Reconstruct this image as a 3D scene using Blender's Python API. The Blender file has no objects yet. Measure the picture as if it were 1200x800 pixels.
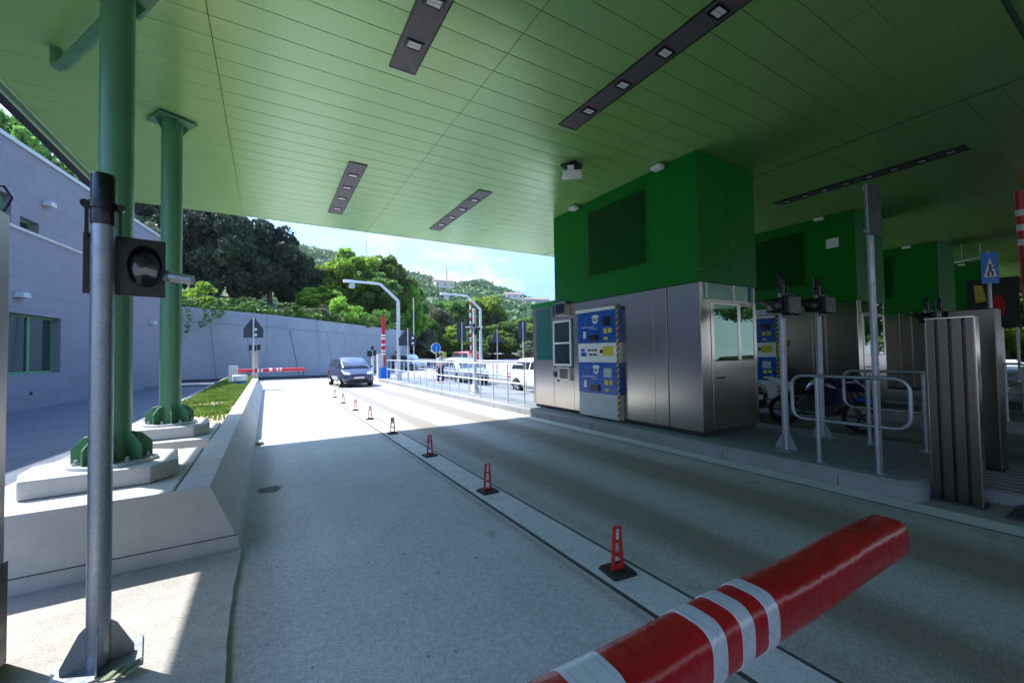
import bpy, bmesh, math, random
import numpy as np
from mathutils import Vector, Matrix, Quaternion
random.seed(7)
PI = math.pi
SC = bpy.context.scene
COL = SC.collection

# ------------------------------------------------------------------ helpers
def sub(a, b): return (a[0]-b[0], a[1]-b[1], a[2]-b[2])

class MB:
    """collects primitives, links them as ONE mesh object"""
    def __init__(s): s.v = []; s.f = []; s.m = []
    def add(s, vs, fs, m=0):
        o = len(s.v); s.v += [tuple(v) for v in vs]
        for f in fs: s.f.append([o+i for i in f]); s.m.append(m)
        return s
    def box(s, x0, x1, y0, y1, z0, z1, m=0):
        vs = [(x0,y0,z0),(x1,y0,z0),(x1,y1,z0),(x0,y1,z0),(x0,y0,z1),(x1,y0,z1),(x1,y1,z1),(x0,y1,z1)]
        return s.add(vs, [(0,3,2,1),(4,5,6,7),(0,1,5,4),(1,2,6,5),(2,3,7,6),(3,0,4,7)], m)
    def cbox(s, c, d, rz=0, m=0):
        hx, hy, hz = d[0]/2, d[1]/2, d[2]/2; n = len(s.v)
        s.box(-hx,hx,-hy,hy,-hz,hz,m); ca, sa = math.cos(rz), math.sin(rz)
        for i in range(n, len(s.v)):
            x,y,z = s.v[i]; s.v[i] = (c[0]+x*ca-y*sa, c[1]+x*sa+y*ca, c[2]+z)
        return s
    def prism(s, poly, z0, z1, m=0, top=None):
        """poly in xy, extruded in z; top: other polygon for the upper end"""
        n = len(poly); t = top or poly
        vs = [(p[0],p[1],z0) for p in poly]+[(p[0],p[1],z1) for p in t]
        fs = [tuple(range(n-1,-1,-1)), tuple(range(n,2*n))]+[(i,(i+1)%n,n+(i+1)%n,n+i) for i in range(n)]
        return s.add(vs, fs, m)
    def prism_ax(s, poly, a, b, axis='y', m=0):
        """poly of (u,w) extruded along axis: y -> (u,a..b,w), x -> (a..b,u,w)"""
        n = len(poly)
        def P(p, t): return (p[0],t,p[1]) if axis == 'y' else (t,p[0],p[1])
        vs = [P(p,a) for p in poly]+[P(p,b) for p in poly]
        fs = [tuple(range(n-1,-1,-1)), tuple(range(n,2*n))]+[(i,(i+1)%n,n+(i+1)%n,n+i) for i in range(n)]
        return s.add(vs, fs, m)
    def tube(s, path, r, n=12, closed=False, caps=True, m=0, flat=1.0):
        P = [Vector(p) for p in path]; N = len(P)
        rs = r if isinstance(r, (list,tuple)) else [r]*N
        rings = []; up = None
        for i in range(N):
            if closed: t = (P[(i+1)%N]-P[i-1]).normalized()
            else: t = (P[min(i+1,N-1)]-P[max(i-1,0)]).normalized()
            if up is None:
                up = Vector((0,0,1)) if abs(t.z) < .9 else Vector((1,0,0))
            a = up - t*up.dot(t)
            if a.length < 1e-5: a = Vector((0,1,0)) - t*t.y
            a.normalize(); up = a; b = t.cross(a)
            rings.append([P[i]+(a*math.cos(2*PI*k/n)+b*math.sin(2*PI*k/n)*flat)*rs[i] for k in range(n)])
        vs = [v for R in rings for v in R]; fs = []
        for i in range(N if closed else N-1):
            j = (i+1)%N
            for k in range(n): fs.append((i*n+k, i*n+(k+1)%n, j*n+(k+1)%n, j*n+k))
        if caps and not closed:
            fs.append(tuple(range(n-1,-1,-1))); fs.append(tuple((N-1)*n+k for k in range(n)))
        return s.add(vs, fs, m)
    def cyl(s, p0, p1, r0, r1=None, n=20, m=0):
        return s.tube([p0,p1],[r0, r0 if r1 is None else r1], n, m=m)
    def lathe(s, prof, n=24, axis='z', c=(0,0,0), m=0, cap=False):
        """prof: (radius, height) list"""
        N = len(prof); vs = []
        for (r,h) in prof:
            for k in range(n):
                a = 2*PI*k/n; u, w = r*math.cos(a), r*math.sin(a)
                p = {'z':(u,w,h),'y':(w,h,u),'x':(h,u,w)}[axis]
                vs.append((c[0]+p[0],c[1]+p[1],c[2]+p[2]))
        fs = [(i*n+k,i*n+(k+1)%n,(i+1)*n+(k+1)%n,(i+1)*n+k) for i in range(N-1) for k in range(n)]
        if cap: fs += [tuple(range(n-1,-1,-1)), tuple((N-1)*n+k for k in range(n))]
        return s.add(vs, fs, m)
    def quad(s, a, b, c, d, m=0): return s.add([a,b,c,d],[(0,1,2,3)],m)
    def sphere(s, c, r, n=10, k=7, m=0, sz=1):
        prof = [(max(1e-4,r*math.sin(PI*i/k)), -r*sz*math.cos(PI*i/k)) for i in range(k+1)]
        return s.lathe(prof, n, 'z', c, m)
    def build(s, name, mats, parent=None, world=False, smooth=35, bevel=0, seg=2, fix=True):
        me = bpy.data.meshes.new(name)
        me.from_pydata(s.v, [], s.f)
        if not isinstance(mats,(list,tuple)): mats = [mats]
        for m in mats: me.materials.append(m)
        if len(mats) > 1: me.polygons.foreach_set('material_index', s.m)
        if fix:
            bm = bmesh.new(); bm.from_mesh(me); bmesh.ops.recalc_face_normals(bm, faces=bm.faces[:]); bm.to_mesh(me); bm.free()
        if smooth:
            me.polygons.foreach_set('use_smooth', [True]*len(me.polygons))
            me.set_sharp_from_angle(angle=math.radians(smooth))
        me.update()
        o = bpy.data.objects.new(name, me); COL.objects.link(o)
        if parent is not None:
            o.parent = parent
            if world: o.matrix_parent_inverse = Matrix.Translation(-WLOC(parent))
        if bevel:
            b = o.modifiers.new('bevel','BEVEL'); b.width = bevel; b.segments = seg; b.limit_method = 'ANGLE'; b.angle_limit = math.radians(40)
        return o

def WLOC(o):
    v = Vector(o.location)
    return v

def thing(name, label, cat, loc=(0,0,0), rz=0, group=None):
    o = bpy.data.objects.new(name, None); COL.objects.link(o); o.empty_display_size = .2
    o.location = loc; o.rotation_euler = (0,0,rz)
    return tag(o, label, cat, group)
def tag(o, label=None, cat=None, group=None, kind=None):
    if label: o['label'] = label
    if cat: o['category'] = cat
    if group: o['group'] = group
    if kind: o['kind'] = kind
    return o
def struct(o): o['kind'] = 'structure'; return o
def dup(root, loc, rz=None, label=None):
    def cp(o, parent):
        c = o.copy(); COL.objects.link(c)
        mpi = o.matrix_parent_inverse.copy()
        if parent is not None: c.parent = parent; c.matrix_parent_inverse = mpi
        for ch in [x for x in bpy.data.objects if x.parent == o and x != c]: cp(ch, c)
        return c
    r = cp(root, None); r.location = loc
    if rz is not None: r.rotation_euler = (0,0,rz)
    if label: r['label'] = label
    return r

# ------------------------------------------------------------------ materials
class NT:
    def __init__(s, name):
        s.m = bpy.data.materials.new(name); s.m.use_nodes = True
        s.t = s.m.node_tree; s.N = s.t.nodes; s.b = s.N['Principled BSDF']; s.out = s.N['Material Output']
        s.tc = s.N.new('ShaderNodeTexCoord')
    def link(s, a, b): s.t.links.new(a, b)
    def noise(s, scale, detail=4, rough=.55, vec=None, dist=0):
        n = s.N.new('ShaderNodeTexNoise'); n.inputs['Scale'].default_value = scale; n.inputs['Detail'].default_value = detail
        n.inputs['Roughness'].default_value = rough; n.inputs['Distortion'].default_value = dist
        s.link(vec or s.tc.outputs['Object'], n.inputs['Vector']); return n.outputs['Fac']
    def mapv(s, scale=(1,1,1), rot=(0,0,0), src='Object'):
        n = s.N.new('ShaderNodeMapping'); n.inputs['Scale'].default_value = scale; n.inputs['Rotation'].default_value = rot
        s.link(s.tc.outputs[src], n.inputs['Vector']); return n.outputs['Vector']
    def ramp(s, fac, stops):
        n = s.N.new('ShaderNodeValToRGB'); e = n.color_ramp.elements
        while len(e) < len(stops): e.new(.5)
        for i,(p,c) in enumerate(stops):
            e[i].position = p; e[i].color = (c,c,c,1) if not isinstance(c,(tuple,list)) else (*c[:3],1)
        s.link(fac, n.inputs['Fac']); return n.outputs['Color']
    def mix(s, fac, a, b, mode='MIX'):
        n = s.N.new('ShaderNodeMix'); n.data_type = 'RGBA'; n.blend_type = mode
        for inp, val in ((n.inputs['Factor'],fac),(n.inputs['A'],a),(n.inputs['B'],b)):
            if inp.name != 'Factor' and inp.type != 'RGBA': continue
        fi = n.inputs[0]; ai = n.inputs[6]; bi = n.inputs[7]
        for inp, val in ((fi,fac),(ai,a),(bi,b)):
            if hasattr(val,'is_output') or hasattr(val,'links'): s.link(val, inp)
            elif isinstance(val,(tuple,list)): inp.default_value = (*val[:3],1)
            else: inp.default_value = val if inp == fi else (val,val,val,1)
        return n.outputs[2]
    def math(s, op, a, b=0.0, c=None):
        n = s.N.new('ShaderNodeMath'); n.operation = op
        for i,v in enumerate((a,b,c)):
            if v is None: continue
            if hasattr(v,'links'): s.link(v, n.inputs[i])
            else: n.inputs[i].default_value = v
        return n.outputs[0]
    def bump(s, h, strength=.3, dist=.01):
        n = s.N.new('ShaderNodeBump'); n.inputs['Strength'].default_value = strength; n.inputs['Distance'].default_value = dist
        s.link(h, n.inputs['Height']); s.link(n.outputs['Normal'], s.b.inputs['Normal']); return n
    def sep(s, src='Object'):
        n = s.N.new('ShaderNodeSeparateXYZ'); s.link(s.tc.outputs[src], n.inputs[0]); return n.outputs
    def set(s, **k):
        nm = dict(col='Base Color', rough='Roughness', metal='Metallic', spec='Specular IOR Level', coat='Coat Weight', crough='Coat Roughness', ani='Anisotropic', trans='Transmission Weight', ior='IOR', tint='Specular Tint')
        for a,v in k.items():
            i = s.b.inputs[nm[a]]
            if hasattr(v,'links'): s.link(v,i)
            elif isinstance(v,(tuple,list)): i.default_value = (*v[:3],1)
            else: i.default_value = v
        return s

def plain(name, col, rough=.5, metal=0, var=.12, scale=4, bump=0, bscale=60, spec=.5, coat=0, rvar=.1):
    n = NT(name)
    f = n.noise(scale, 5)
    lo = tuple(c*(1-var) for c in col); hi = tuple(min(1,c*(1+var)) for c in col)
    n.set(col=n.mix(n.ramp(f,[(.3,0),(.7,1)]), lo, hi), metal=metal, spec=spec, coat=coat)
    f2 = n.noise(scale*3.1, 4)
    n.set(rough=n.ramp(f2, [(.3,max(.02,rough-rvar)),(.7,min(1,rough+rvar))]))
    if bump: n.bump(n.noise(bscale,4), bump, .004)
    return n.m

def concrete(name, col, stain=.25, fine=.16, joints=None, bumpv=.25, warm=None):
    n = NT(name)
    a = n.noise(.55, 6, .6); b = n.noise(4.5, 6, .65); c = n.noise(70, 3, .7)
    base = n.mix(n.ramp(a,[(.3,0),(.72,1)]), tuple(x*(1-stain) for x in col), tuple(min(1,x*(1+stain*.45)) for x in col))
    base = n.mix(n.math('MULTIPLY', n.ramp(b,[(.42,0),(.75,1)]), .45), base, warm or tuple(x*.72 for x in col))
    st = n.noise(1.0, 5, .6, vec=n.mapv((9,9,.55)))
    base = n.mix(n.math('MULTIPLY', n.ramp(st,[(.5,0),(.72,1)]), stain*1.1), base, tuple(x*.6 for x in col))
    base = n.mix(fine, base, n.ramp(c,[(.25,.0),(.75,1)]), 'OVERLAY')
    n.set(col=base, rough=n.ramp(b,[(.3,.7),(.7,.95)]), spec=.3)
    n.bump(n.math('ADD', n.math('MULTIPLY',c,.35), b), bumpv, .004)
    return n.m

M = {}
# road concrete: lane slabs with fine aggregate; the second lane carries brownish wheel tracks
def road_mat(name, col, tracks=()):
    n = NT(name); x,y,z = n.sep()
    a = n.noise(.35, 7, .62); b = n.noise(3.2, 6, .65); c = n.noise(95, 2, .75)
    long_v = n.mapv((2.2,.12,1)); d = n.noise(1.6, 5, .6, vec=long_v)
    base = n.mix(n.ramp(a,[(.32,0),(.7,1)]), tuple(q*.82 for q in col), tuple(q*1.1 for q in col))
    base = n.mix(n.math('MULTIPLY', n.ramp(b,[(.45,0),(.72,1)]), .3), base, tuple(q*.7 for q in col))
    base = n.mix(n.math('MULTIPLY', n.ramp(d,[(.42,0),(.7,1)]), .3), base, (col[0]*.78,col[1]*.74,col[2]*.66))
    for (cx, w, s) in tracks:
        g = n.math('POWER', 2.718, n.math('MULTIPLY', n.math('POWER', n.math('DIVIDE', n.math('SUBTRACT', x, cx), w), 2.0), -1.0))
        g = n.math('MULTIPLY', g, n.math('MULTIPLY', n.math('ADD', n.math('MULTIPLY', d, 1.1), .45), s))
        base = n.mix(n.math('MINIMUM', g, .95), base, (col[0]*.5,col[1]*.44,col[2]*.36))
    # fine aggregate and dark grit
    base = n.mix(.34, base, n.ramp(c,[(.3,0),(.7,1)]), 'OVERLAY')
    e = n.noise(24,4,.7); base = n.mix(.16, base, n.ramp(e,[(.35,0),(.65,1)]), 'OVERLAY')
    v = n.N.new('ShaderNodeTexVoronoi'); v.inputs['Scale'].default_value = 14; n.link(n.tc.outputs['Object'], v.inputs['Vector'])
    sc_ = n.N.new('ShaderNodeSeparateColor'); n.link(v.outputs['Color'], sc_.inputs[0])
    sp = n.math('LESS_THAN', n.math('ADD', v.outputs['Distance'], n.math('MULTIPLY', n.noise(60,2,.7), .12)), n.math('MULTIPLY', n.math('SUBTRACT', sc_.outputs[0], .72), 1.0))
    base = n.mix(n.math('MULTIPLY', sp, .75), base, tuple(q*.35 for q in col))
    v2 = n.N.new('ShaderNodeTexVoronoi'); v2.inputs['Scale'].default_value = 1.7; n.link(n.mapv((1,.55,1)), v2.inputs['Vector'])
    dr = n.math('LESS_THAN', n.math('ADD', v2.outputs['Distance'], n.math('MULTIPLY', n.noise(17,4,.7), .22)), n.math('MULTIPLY', n.math('SUBTRACT', n.noise(.9,2), .36), .85))
    base = n.mix(n.math('MULTIPLY', dr, .45), base, tuple(q*.4 for q in col))
    n.set(col=base, rough=n.ramp(b,[(.3,.62),(.75,.9)]), spec=.35)
    n.bump(n.math('ADD', n.math('MULTIPLY', c, .6), n.math('MULTIPLY', b, .8)), .3, .004)
    return n.m
M['lane1'] = road_mat('lane concrete', (.47,.475,.47),((2.06,.05,.5),(-.1,.2,.5)))
M['lane2'] = road_mat('worn lane concrete', (.45,.452,.44), ((3.25,.36,1.15),(4.75,.46,1.2),(2.62,.13,.4),(5.62,.12,.35)))
M['lane3'] = road_mat('right lane concrete', (.2,.205,.21), ((9.7,.4,.8),(11.2,.4,.8)))  # darker than the other lanes: the right side's shade is in its colour
M['joint'] = concrete('joint strip concrete', (.58,.59,.59), .14, .3)
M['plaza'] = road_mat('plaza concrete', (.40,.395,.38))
M['shade_asphalt'] = road_mat('dark asphalt', (.075,.078,.082))  # plaza paving darkened: shade and less bounce light put into its colour
M['rough'] = concrete('rough island concrete', (.39,.37,.33), .3, .3, bumpv=.7, warm=(.3,.26,.2))
M['kerb'] = concrete('kerb concrete', (.25,.255,.26), .22)
M['island'] = concrete('island paving', (.22,.235,.25), .2)
M['conc'] = concrete('smooth cast concrete', (.5,.49,.465), .12, .1)
M['conc2'] = concrete('barrier concrete', (.47,.465,.445), .16, .12)
M['sealant'] = plain('dark joint sealant', (.05,.05,.05), .8)
M['ground'] = concrete('outer ground', (.33,.32,.29), .3)
M['drive'] = concrete('side drive concrete', (.115,.13,.155), .25)  # pale concrete toned dark blue: the shade on it is in the colour

def soffit_mat():
    n = NT('green soffit metal'); a = n.noise(.6,3); b = n.noise(9,4)
    n.set(col=n.mix(n.ramp(a,[(.3,0),(.7,1)]), (.262,.472,.138),(.27,.482,.145)), rough=.25, spec=.75, ior=2.0, tint=(.72,1,.58), metal=0)
    return n.m
M['soffit'] = soffit_mat()
M['soffit_edge'] = plain('pale green edge trim', (.42,.55,.32), .4)
M['groove'] = plain('soffit joint', (.05,.10,.045), .7)
M['booth_green'] = plain('deep green cladding', (.005,.150,.008), .5, .0, .04, 1.2, spec=.3, rvar=.03)
M['green_frame'] = plain('window frame green', (.10,.27,.12), .4)
M['col_green'] = plain('green column paint', (.085,.22,.105), .36, 0, .12, 2, spec=.5)
M['lip_green'] = plain('green fascia lip', (.012,.22,.04), .35, 0, .08)

def steel(name, col=(.5,.462,.405), rough=.3, ver=True):
    n = NT(name)
    v = n.mapv((1,1,140) if not ver else (140,140,.9)); s1 = n.noise(1.0,3,.6,vec=v); s2 = n.noise(1.3,4)
    n.set(col=n.mix(n.ramp(s1,[(.3,0),(.7,1)]), tuple(c*.985 for c in col), tuple(c*1.01 for c in col)), metal=1,
          rough=n.math('ADD', n.ramp(s1,[(.3,rough-.008),(.7,rough+.008)]), n.math('MULTIPLY', n.math('SUBTRACT',s2,.5), .10)))
    return n.m
M['steel'] = steel('brushed stainless steel', rough=.2)
M['steel_dark'] = steel('dull stainless steel', (.27,.255,.23), .36)
def galv():
    n = NT('galvanised steel'); v = n.N.new('ShaderNodeTexVoronoi'); v.inputs['Scale'].default_value = 110; n.link(n.tc.outputs['Object'], v.inputs['Vector'])
    a = n.noise(14,5)
    n.set(col=n.mix(n.ramp(v.outputs['Color'],[(.2,0),(.8,1)]), (.28,.305,.345),(.34,.365,.40)), metal=.85, rough=n.ramp(a,[(.3,.36),(.7,.55)]))
    return n.m
M['galv'] = galv()
M['black'] = plain('black plastic', (.004,.0045,.006), .32)
M['dark'] = plain('dark grey metal', (.018,.02,.024), .5)
M['sign_back'] = plain('dark sign back', (.03,.035,.05), .45)
M['rubber'] = plain('black rubber', (.008,.008,.008), .75)
M['white'] = plain('white paint', (.78,.78,.76), .4, var=.05)
M['grey_panel'] = plain('pale grey panel', (.45,.48,.48), .4, var=.05)
M['blue'] = plain('blue enamel', (.008,.085,.42), .3, var=.06)
M['blue2'] = plain('bright blue', (.01,.16,.62), .35, var=.06)
M['yellow'] = plain('yellow label', (.62,.53,.02), .4, var=.06)
M['red'] = plain('red plastic', (.45,.010,.012), .35, var=.08)
M['red_far'] = plain('barrier red paint', (.5,.014,.018), .4, var=.08)
M['screen'] = plain('dark screen', (.012,.016,.018), .12, var=.1)
M['lens'] = plain('dark glass lens', (.01,.014,.02), .06, var=.1, coat=1)
M['lampbox'] = plain('grey lamp trough', (.105,.095,.095), .5, var=.08)
M['reflector'] = plain('white lamp reflector', (.8,.8,.78), .25, var=.03)
M['navy'] = plain('navy fabric', (.02,.03,.08), .8)
M['skin'] = plain('skin', (.5,.3,.22), .6)
M['shirt'] = plain('pale shirt', (.66,.56,.54), .85)
M['hair'] = plain('dark hair', (.03,.02,.015), .6)
M['soil'] = concrete('bare soil', (.42,.30,.2), .3, .3, bumpv=.8)
M['orange_dot'] = plain('red amber dot', (.6,.05,.03), .4)

def boom_red():
    n = NT('glossy red vinyl'); a = n.noise(2.5,4); w = n.noise(11,3,.5, vec=n.mapv((2.2,1,1)))
    n.set(col=n.mix(n.ramp(a,[(.3,0),(.7,1)]), (.30,.006,.010),(.42,.010,.014)), rough=n.ramp(a,[(.3,.22),(.7,.34)]), spec=.6)
    n.bump(w, .42, .012); return n.m
M['boom_red'] = boom_red()
def reflective():
    n = NT('reflective white tape'); x,y,z = n.sep()
    g = n.math('ABSOLUTE', n.math('SUBTRACT', n.math('FRACT', n.math('MULTIPLY', n.math('ADD', x, z), 16.)), .5))
    h = n.math('ABSOLUTE', n.math('SUBTRACT', n.math('FRACT', n.math('MULTIPLY', n.math('SUBTRACT', x, z), 16.)), .5))
    l = n.math('LESS_THAN', n.math('MINIMUM', g, h), .045)
    n.set(col=n.mix(n.math('MULTIPLY',l,.4), (.60,.63,.68),(.38,.41,.46)), rough=.3, metal=.15); return n.m
M['tape'] = reflective()
def hazard():
    n = NT('yellow black hazard tape'); x,y,z = n.sep()
    s = n.math('LESS_THAN', n.math('FRACT', n.math('MULTIPLY', n.math('ADD', z, n.math('ADD', y, x)), 8.0)), .5)
    n.set(col=n.mix(s, (.55,.40,.02),(.015,.015,.015)), rough=.45); return n.m
M['hazard'] = hazard()
def glass(name, col, rough=.03, metal=0.0):
    n = NT(name); n.set(col=col, rough=rough, spec=.9, coat=.6, crough=.02, metal=metal); return n.m
M['glass_teal'] = glass('teal film glass', (.015,.13,.10), .06)
M['glass_dark'] = glass('dark window glass', (.012,.03,.028))
M['glass_mirror'] = glass('reflective green glass', (.10,.22,.16), .02, .7)
M['glass_car'] = glass('car glass', (.02,.028,.035))
def block_wall():
    n = NT('grey block cladding'); br = n.N.new('ShaderNodeTexBrick')
    n.link(n.mapv((1,1,1),(math.radians(90),0,0)), br.inputs['Vector'])
    br.inputs['Scale'].default_value = 1; br.inputs['Brick Width'].default_value = 1.3; br.inputs['Row Height'].default_value = .5
    br.inputs['Mortar Size'].default_value = .012; br.inputs['Color1'].default_value = (.215,.215,.25,1); br.inputs['Color2'].default_value = (.23,.23,.265,1); br.inputs['Mortar'].default_value = (.18,.18,.21,1)
    a = n.noise(1.7,6,.65); b = n.noise(22,5,.7)
    c = n.mix(n.math('MULTIPLY', n.ramp(a,[(.4,0),(.75,1)]), .35), br.outputs['Color'], (.17,.17,.195))
    n.set(col=n.mix(.12, c, n.ramp(b,[(.3,0),(.7,1)]), 'OVERLAY'), rough=.8, spec=.3); n.bump(b,.3,.004); return n.m
M['block'] = block_wall()
M['retain'] = concrete('retaining wall concrete', (.30,.335,.365), .14, .06)

def leaf_mat(name, dark, light, trans=.35, scale=.9):
    n = NT(name)
    a = n.noise(scale,3); b = n.noise(scale*9,2)
    oi = n.N.new('ShaderNodeObjectInfo')
    f = n.math('ADD', n.math('MULTIPLY', a, .6), n.math('MULTIPLY', b, .4))
    c = n.mix(n.ramp(f,[(.36,0),(.64,1)]), dark, light)
    hs = n.N.new('ShaderNodeHueSaturation'); n.link(c, hs.inputs['Color'])
    n.link(n.math('ADD', n.math('MULTIPLY', oi.outputs['Random'], .5), .75), hs.inputs['Value'])
    n.link(n.math('ADD', n.math('MULTIPLY', oi.outputs['Random'], .03), .485), hs.inputs['Hue'])
    c = hs.outputs['Color']
    n.set(col=c, rough=.55, spec=.3)
    tr = n.N.new('ShaderNodeBsdfTranslucent'); n.link(c, tr.inputs['Color'])
    mx = n.N.new('ShaderNodeMixShader'); mx.inputs[0].default_value = trans
    n.link(n.b.outputs[0], mx.inputs[1]); n.link(tr.outputs[0], mx.inputs[2]); n.link(mx.outputs[0], n.out.inputs[0])
    return n.m
M['bar_steel'] = steel('dark brushed steel', (.11,.10,.085), .30)
M['leaf_dark'] = leaf_mat('dark evergreen foliage', (.028,.052,.028),(.075,.115,.055), .3)
M['leaf_mid'] = leaf_mat('mid green foliage', (.08,.16,.03),(.20,.33,.06), .55)
M['leaf_bright'] = leaf_mat('bright green foliage', (.14,.26,.025),(.33,.48,.055), .6)
M['leaf_olive'] = leaf_mat('olive foliage', (.09,.11,.055),(.21,.235,.13), .35)
M['ivy'] = leaf_mat('ivy foliage', (.03,.08,.015),(.11,.2,.03), .3)
M['grass'] = leaf_mat('verge grass', (.07,.13,.015),(.22,.30,.05), .35, 1.5)
M['wood_far'] = leaf_mat('hillside foliage', (.055,.11,.04),(.16,.22,.09), .2, .05)
M['bark'] = plain('bark', (.09,.07,.05), .9, var=.3, scale=6, bump=.6, bscale=20)
def hill_mat():
    n = NT('scrub hillside'); a = n.noise(.03,6,.65); b = n.noise(.25,5,.7)
    c = n.mix(n.ramp(a,[(.35,0),(.65,1)]), (.06,.09,.045),(.14,.16,.085)); c = n.mix(n.math('MULTIPLY',n.ramp(b,[(.5,0),(.7,1)]),.6), c, (.2,.18,.11))
    n.set(col=c, rough=.95, spec=.1); return n.m
M['hill'] = hill_mat()
def carpaint(name, col, metal=.3): 
    n = NT(name); n.set(col=col, rough=.32, metal=metal, coat=1, crough=.04); return n.m
M['car_navy'] = carpaint('navy car paint', (.045,.05,.11))
M['car_white'] = carpaint('white car paint', (.75,.76,.76), 0)
M['car_silver'] = carpaint('silver blue car paint', (.36,.42,.5), .5)
M['car_black'] = carpaint('black car paint', (.012,.013,.014))
M['car_red'] = carpaint('red car paint', (.45,.03,.02))
M['chrome'] = plain('bright alloy', (.6,.6,.62), .25, 1, var=.05)
M['headlamp'] = glass('headlamp glass', (.6,.63,.66), .08)
M['plate_white'] = plain('number plate', (.7,.7,.68), .4, var=.04)

# ------------------------------------------------------------------ ground, lanes, islands (structure)
mb = MB(); mb.quad((-1500,-600,-.012),(1500,-600,-.012),(1500,1500,-.012),(-1500,1500,-.012)); struct(mb.build('ground', M['ground'], smooth=0, fix=False))
def sheet(name, x0,x1,y0,y1,z,m): 
    mb = MB(); mb.quad((x0,y0,z),(x1,y0,z),(x1,y1,z),(x0,y1,z)); return struct(mb.build(name, m, smooth=0, fix=False))
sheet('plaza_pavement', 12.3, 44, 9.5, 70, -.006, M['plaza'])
sheet('shaded_pavement', 12.3, 44, -30, 9.5, -.006, M['shade_asphalt'])
sheet('near_pavement', -30, 12.3, -30, -1.0, -.006, M['shade_asphalt'])
sheet('far_pavement', -.2, 12.3, 27.2, 70, -.006, M['plaza'])
sheet('lane_pavement_left', -.48, 2.13, -1.0, 27.2, 0, M['lane1'])
sheet('lane_pavement_middle', 2.505, 5.72, -1.0, 27.2, 0, M['lane2'])
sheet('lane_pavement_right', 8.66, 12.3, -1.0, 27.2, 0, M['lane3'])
sheet('lane_joint_strip', 2.15, 2.485, -1.0, 27.2, .004, M['joint'])
sheet('gutter_strip', 5.74, 6.04, -1.0, 27.2, .004, M['joint'])
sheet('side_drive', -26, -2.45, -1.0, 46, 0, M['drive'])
mb = MB()
for x,w_ in ((2.135,.02), (2.50,.016), (5.73,.014)): mb.box(x-w_,x+w_,-1,27.2,-.008,.0025)
struct(mb.build('pavement_joints', M['sealant'], smooth=0))
# rough concrete foot of the left island with a ragged edge against the lane
pts = []
y = -1.0
while y < 4.33:
    pts.append((-.175 - .012*random.random() - .03*(.5+.5*math.sin(y*2.3)), y)); y += .11
poly = [(-2.45,-1.0)]+pts+[(-.19,4.33),(-2.45,4.33)]
mb = MB(); mb.prism(poly, -.01, .04); struct(mb.build('island_foot_pavement', M['rough'], smooth=0))

def rounded(x0,x1,y0,y1,r,n=6):
    out = []
    for cx,cy,a0 in ((x1-r,y1-r,0),(x0+r,y1-r,90),(x0+r,y0+r,180),(x1-r,y0+r,270)):
        for k in range(n+1):
            a = math.radians(a0+90*k/n); out.append((cx+r*math.cos(a), cy+r*math.sin(a)))
    return out
def inset(poly, d):
    cx = sum(p[0] for p in poly)/len(poly); cy = sum(p[1] for p in poly)/len(poly)
    return [(p[0]+(d if p[0]<cx else -d), p[1]+(d if p[1]<cy else -d)) for p in poly]
for k, X in enumerate((6.05, 12.35, 18.65, 24.95)):
    P = rounded(X, X+2.6, 1.62, 27, .22)
    mb = MB(); mb.prism(P, -.02, .15); mb.prism(P, .15, .2, top=inset(P,.05))
    struct(mb.build('island_kerb', M['kerb'], smooth=30))
    Q = inset(P,.16); mb = MB(); mb.prism(Q, .1, .204); struct(mb.build('island_pavement', M['island'], smooth=0))
    # the low ramp in front of the island
    mb = MB(); mb.box(X+.75, X+2.45, .35, 1.58, -.02, .115)
    for j in range(9): mb.box(X+.8+j*.18, X+.89+j*.18, .4, 1.5, .115, .123)
    struct(mb.build('island_ramp', M['kerb'], smooth=0))
# kerb joints of the nearest island: thin dark lines every metre and a half
mb = MB()
for j in range(17): mb.box(6.046,6.06,2.35+j*1.5,2.358+j*1.5,-.01,.13)
struct(mb.build('kerb_joints', M['sealant'], smooth=0))
# drain grate beside the ramp
mb = MB()
mb.box(6.25,6.85,.3,1.05,-.01,.008)
struct(mb.build('drain_bed', M['sealant'], smooth=0))
g = thing('drain_grate','dark iron drain grate in the ground below the slotted steel cabinet','drain',(6.55,.67,0))
mb = MB()
for j in range(9): mb.box(6.27+j*.066,6.30+j*.066,.32,1.03,.008,.024)
mb.build('grate_bars', M['dark'], g, world=True)
# oil stain on the left lane
mb = MB()
st = [(-.02+.0,6.02)]
pp = []
for k in range(22):
    a = 2*PI*k/22; r = .6+.4*random.random(); pp.append((.03+.17*r*math.cos(a), 6.17+.17*r*math.sin(a)))
mb.add([(p[0],p[1],.0035) for p in pp],[tuple(range(22))]); struct(mb.build('road_stain', plain('tar stain',(.075,.072,.06),.8,var=.5,scale=22), smooth=0, fix=False))
# left verge: soil, far kerb
mb = MB(); mb.box(-2.3,-.62,6.6,36.2,-.02,.3); struct(mb.build('verge_soil', M['soil'], smooth=0))
mb = MB(); mb.box(-2.46,-2.302,6.6,36.3,-.02,.34); struct(mb.build('verge_kerb', M['kerb'], bevel=.02))
mb = MB(); mb.box(-5.9,-2.47,30.0,30.4,-.01,.16); struct(mb.build('far_kerb', M['kerb'], bevel=.02))

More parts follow.
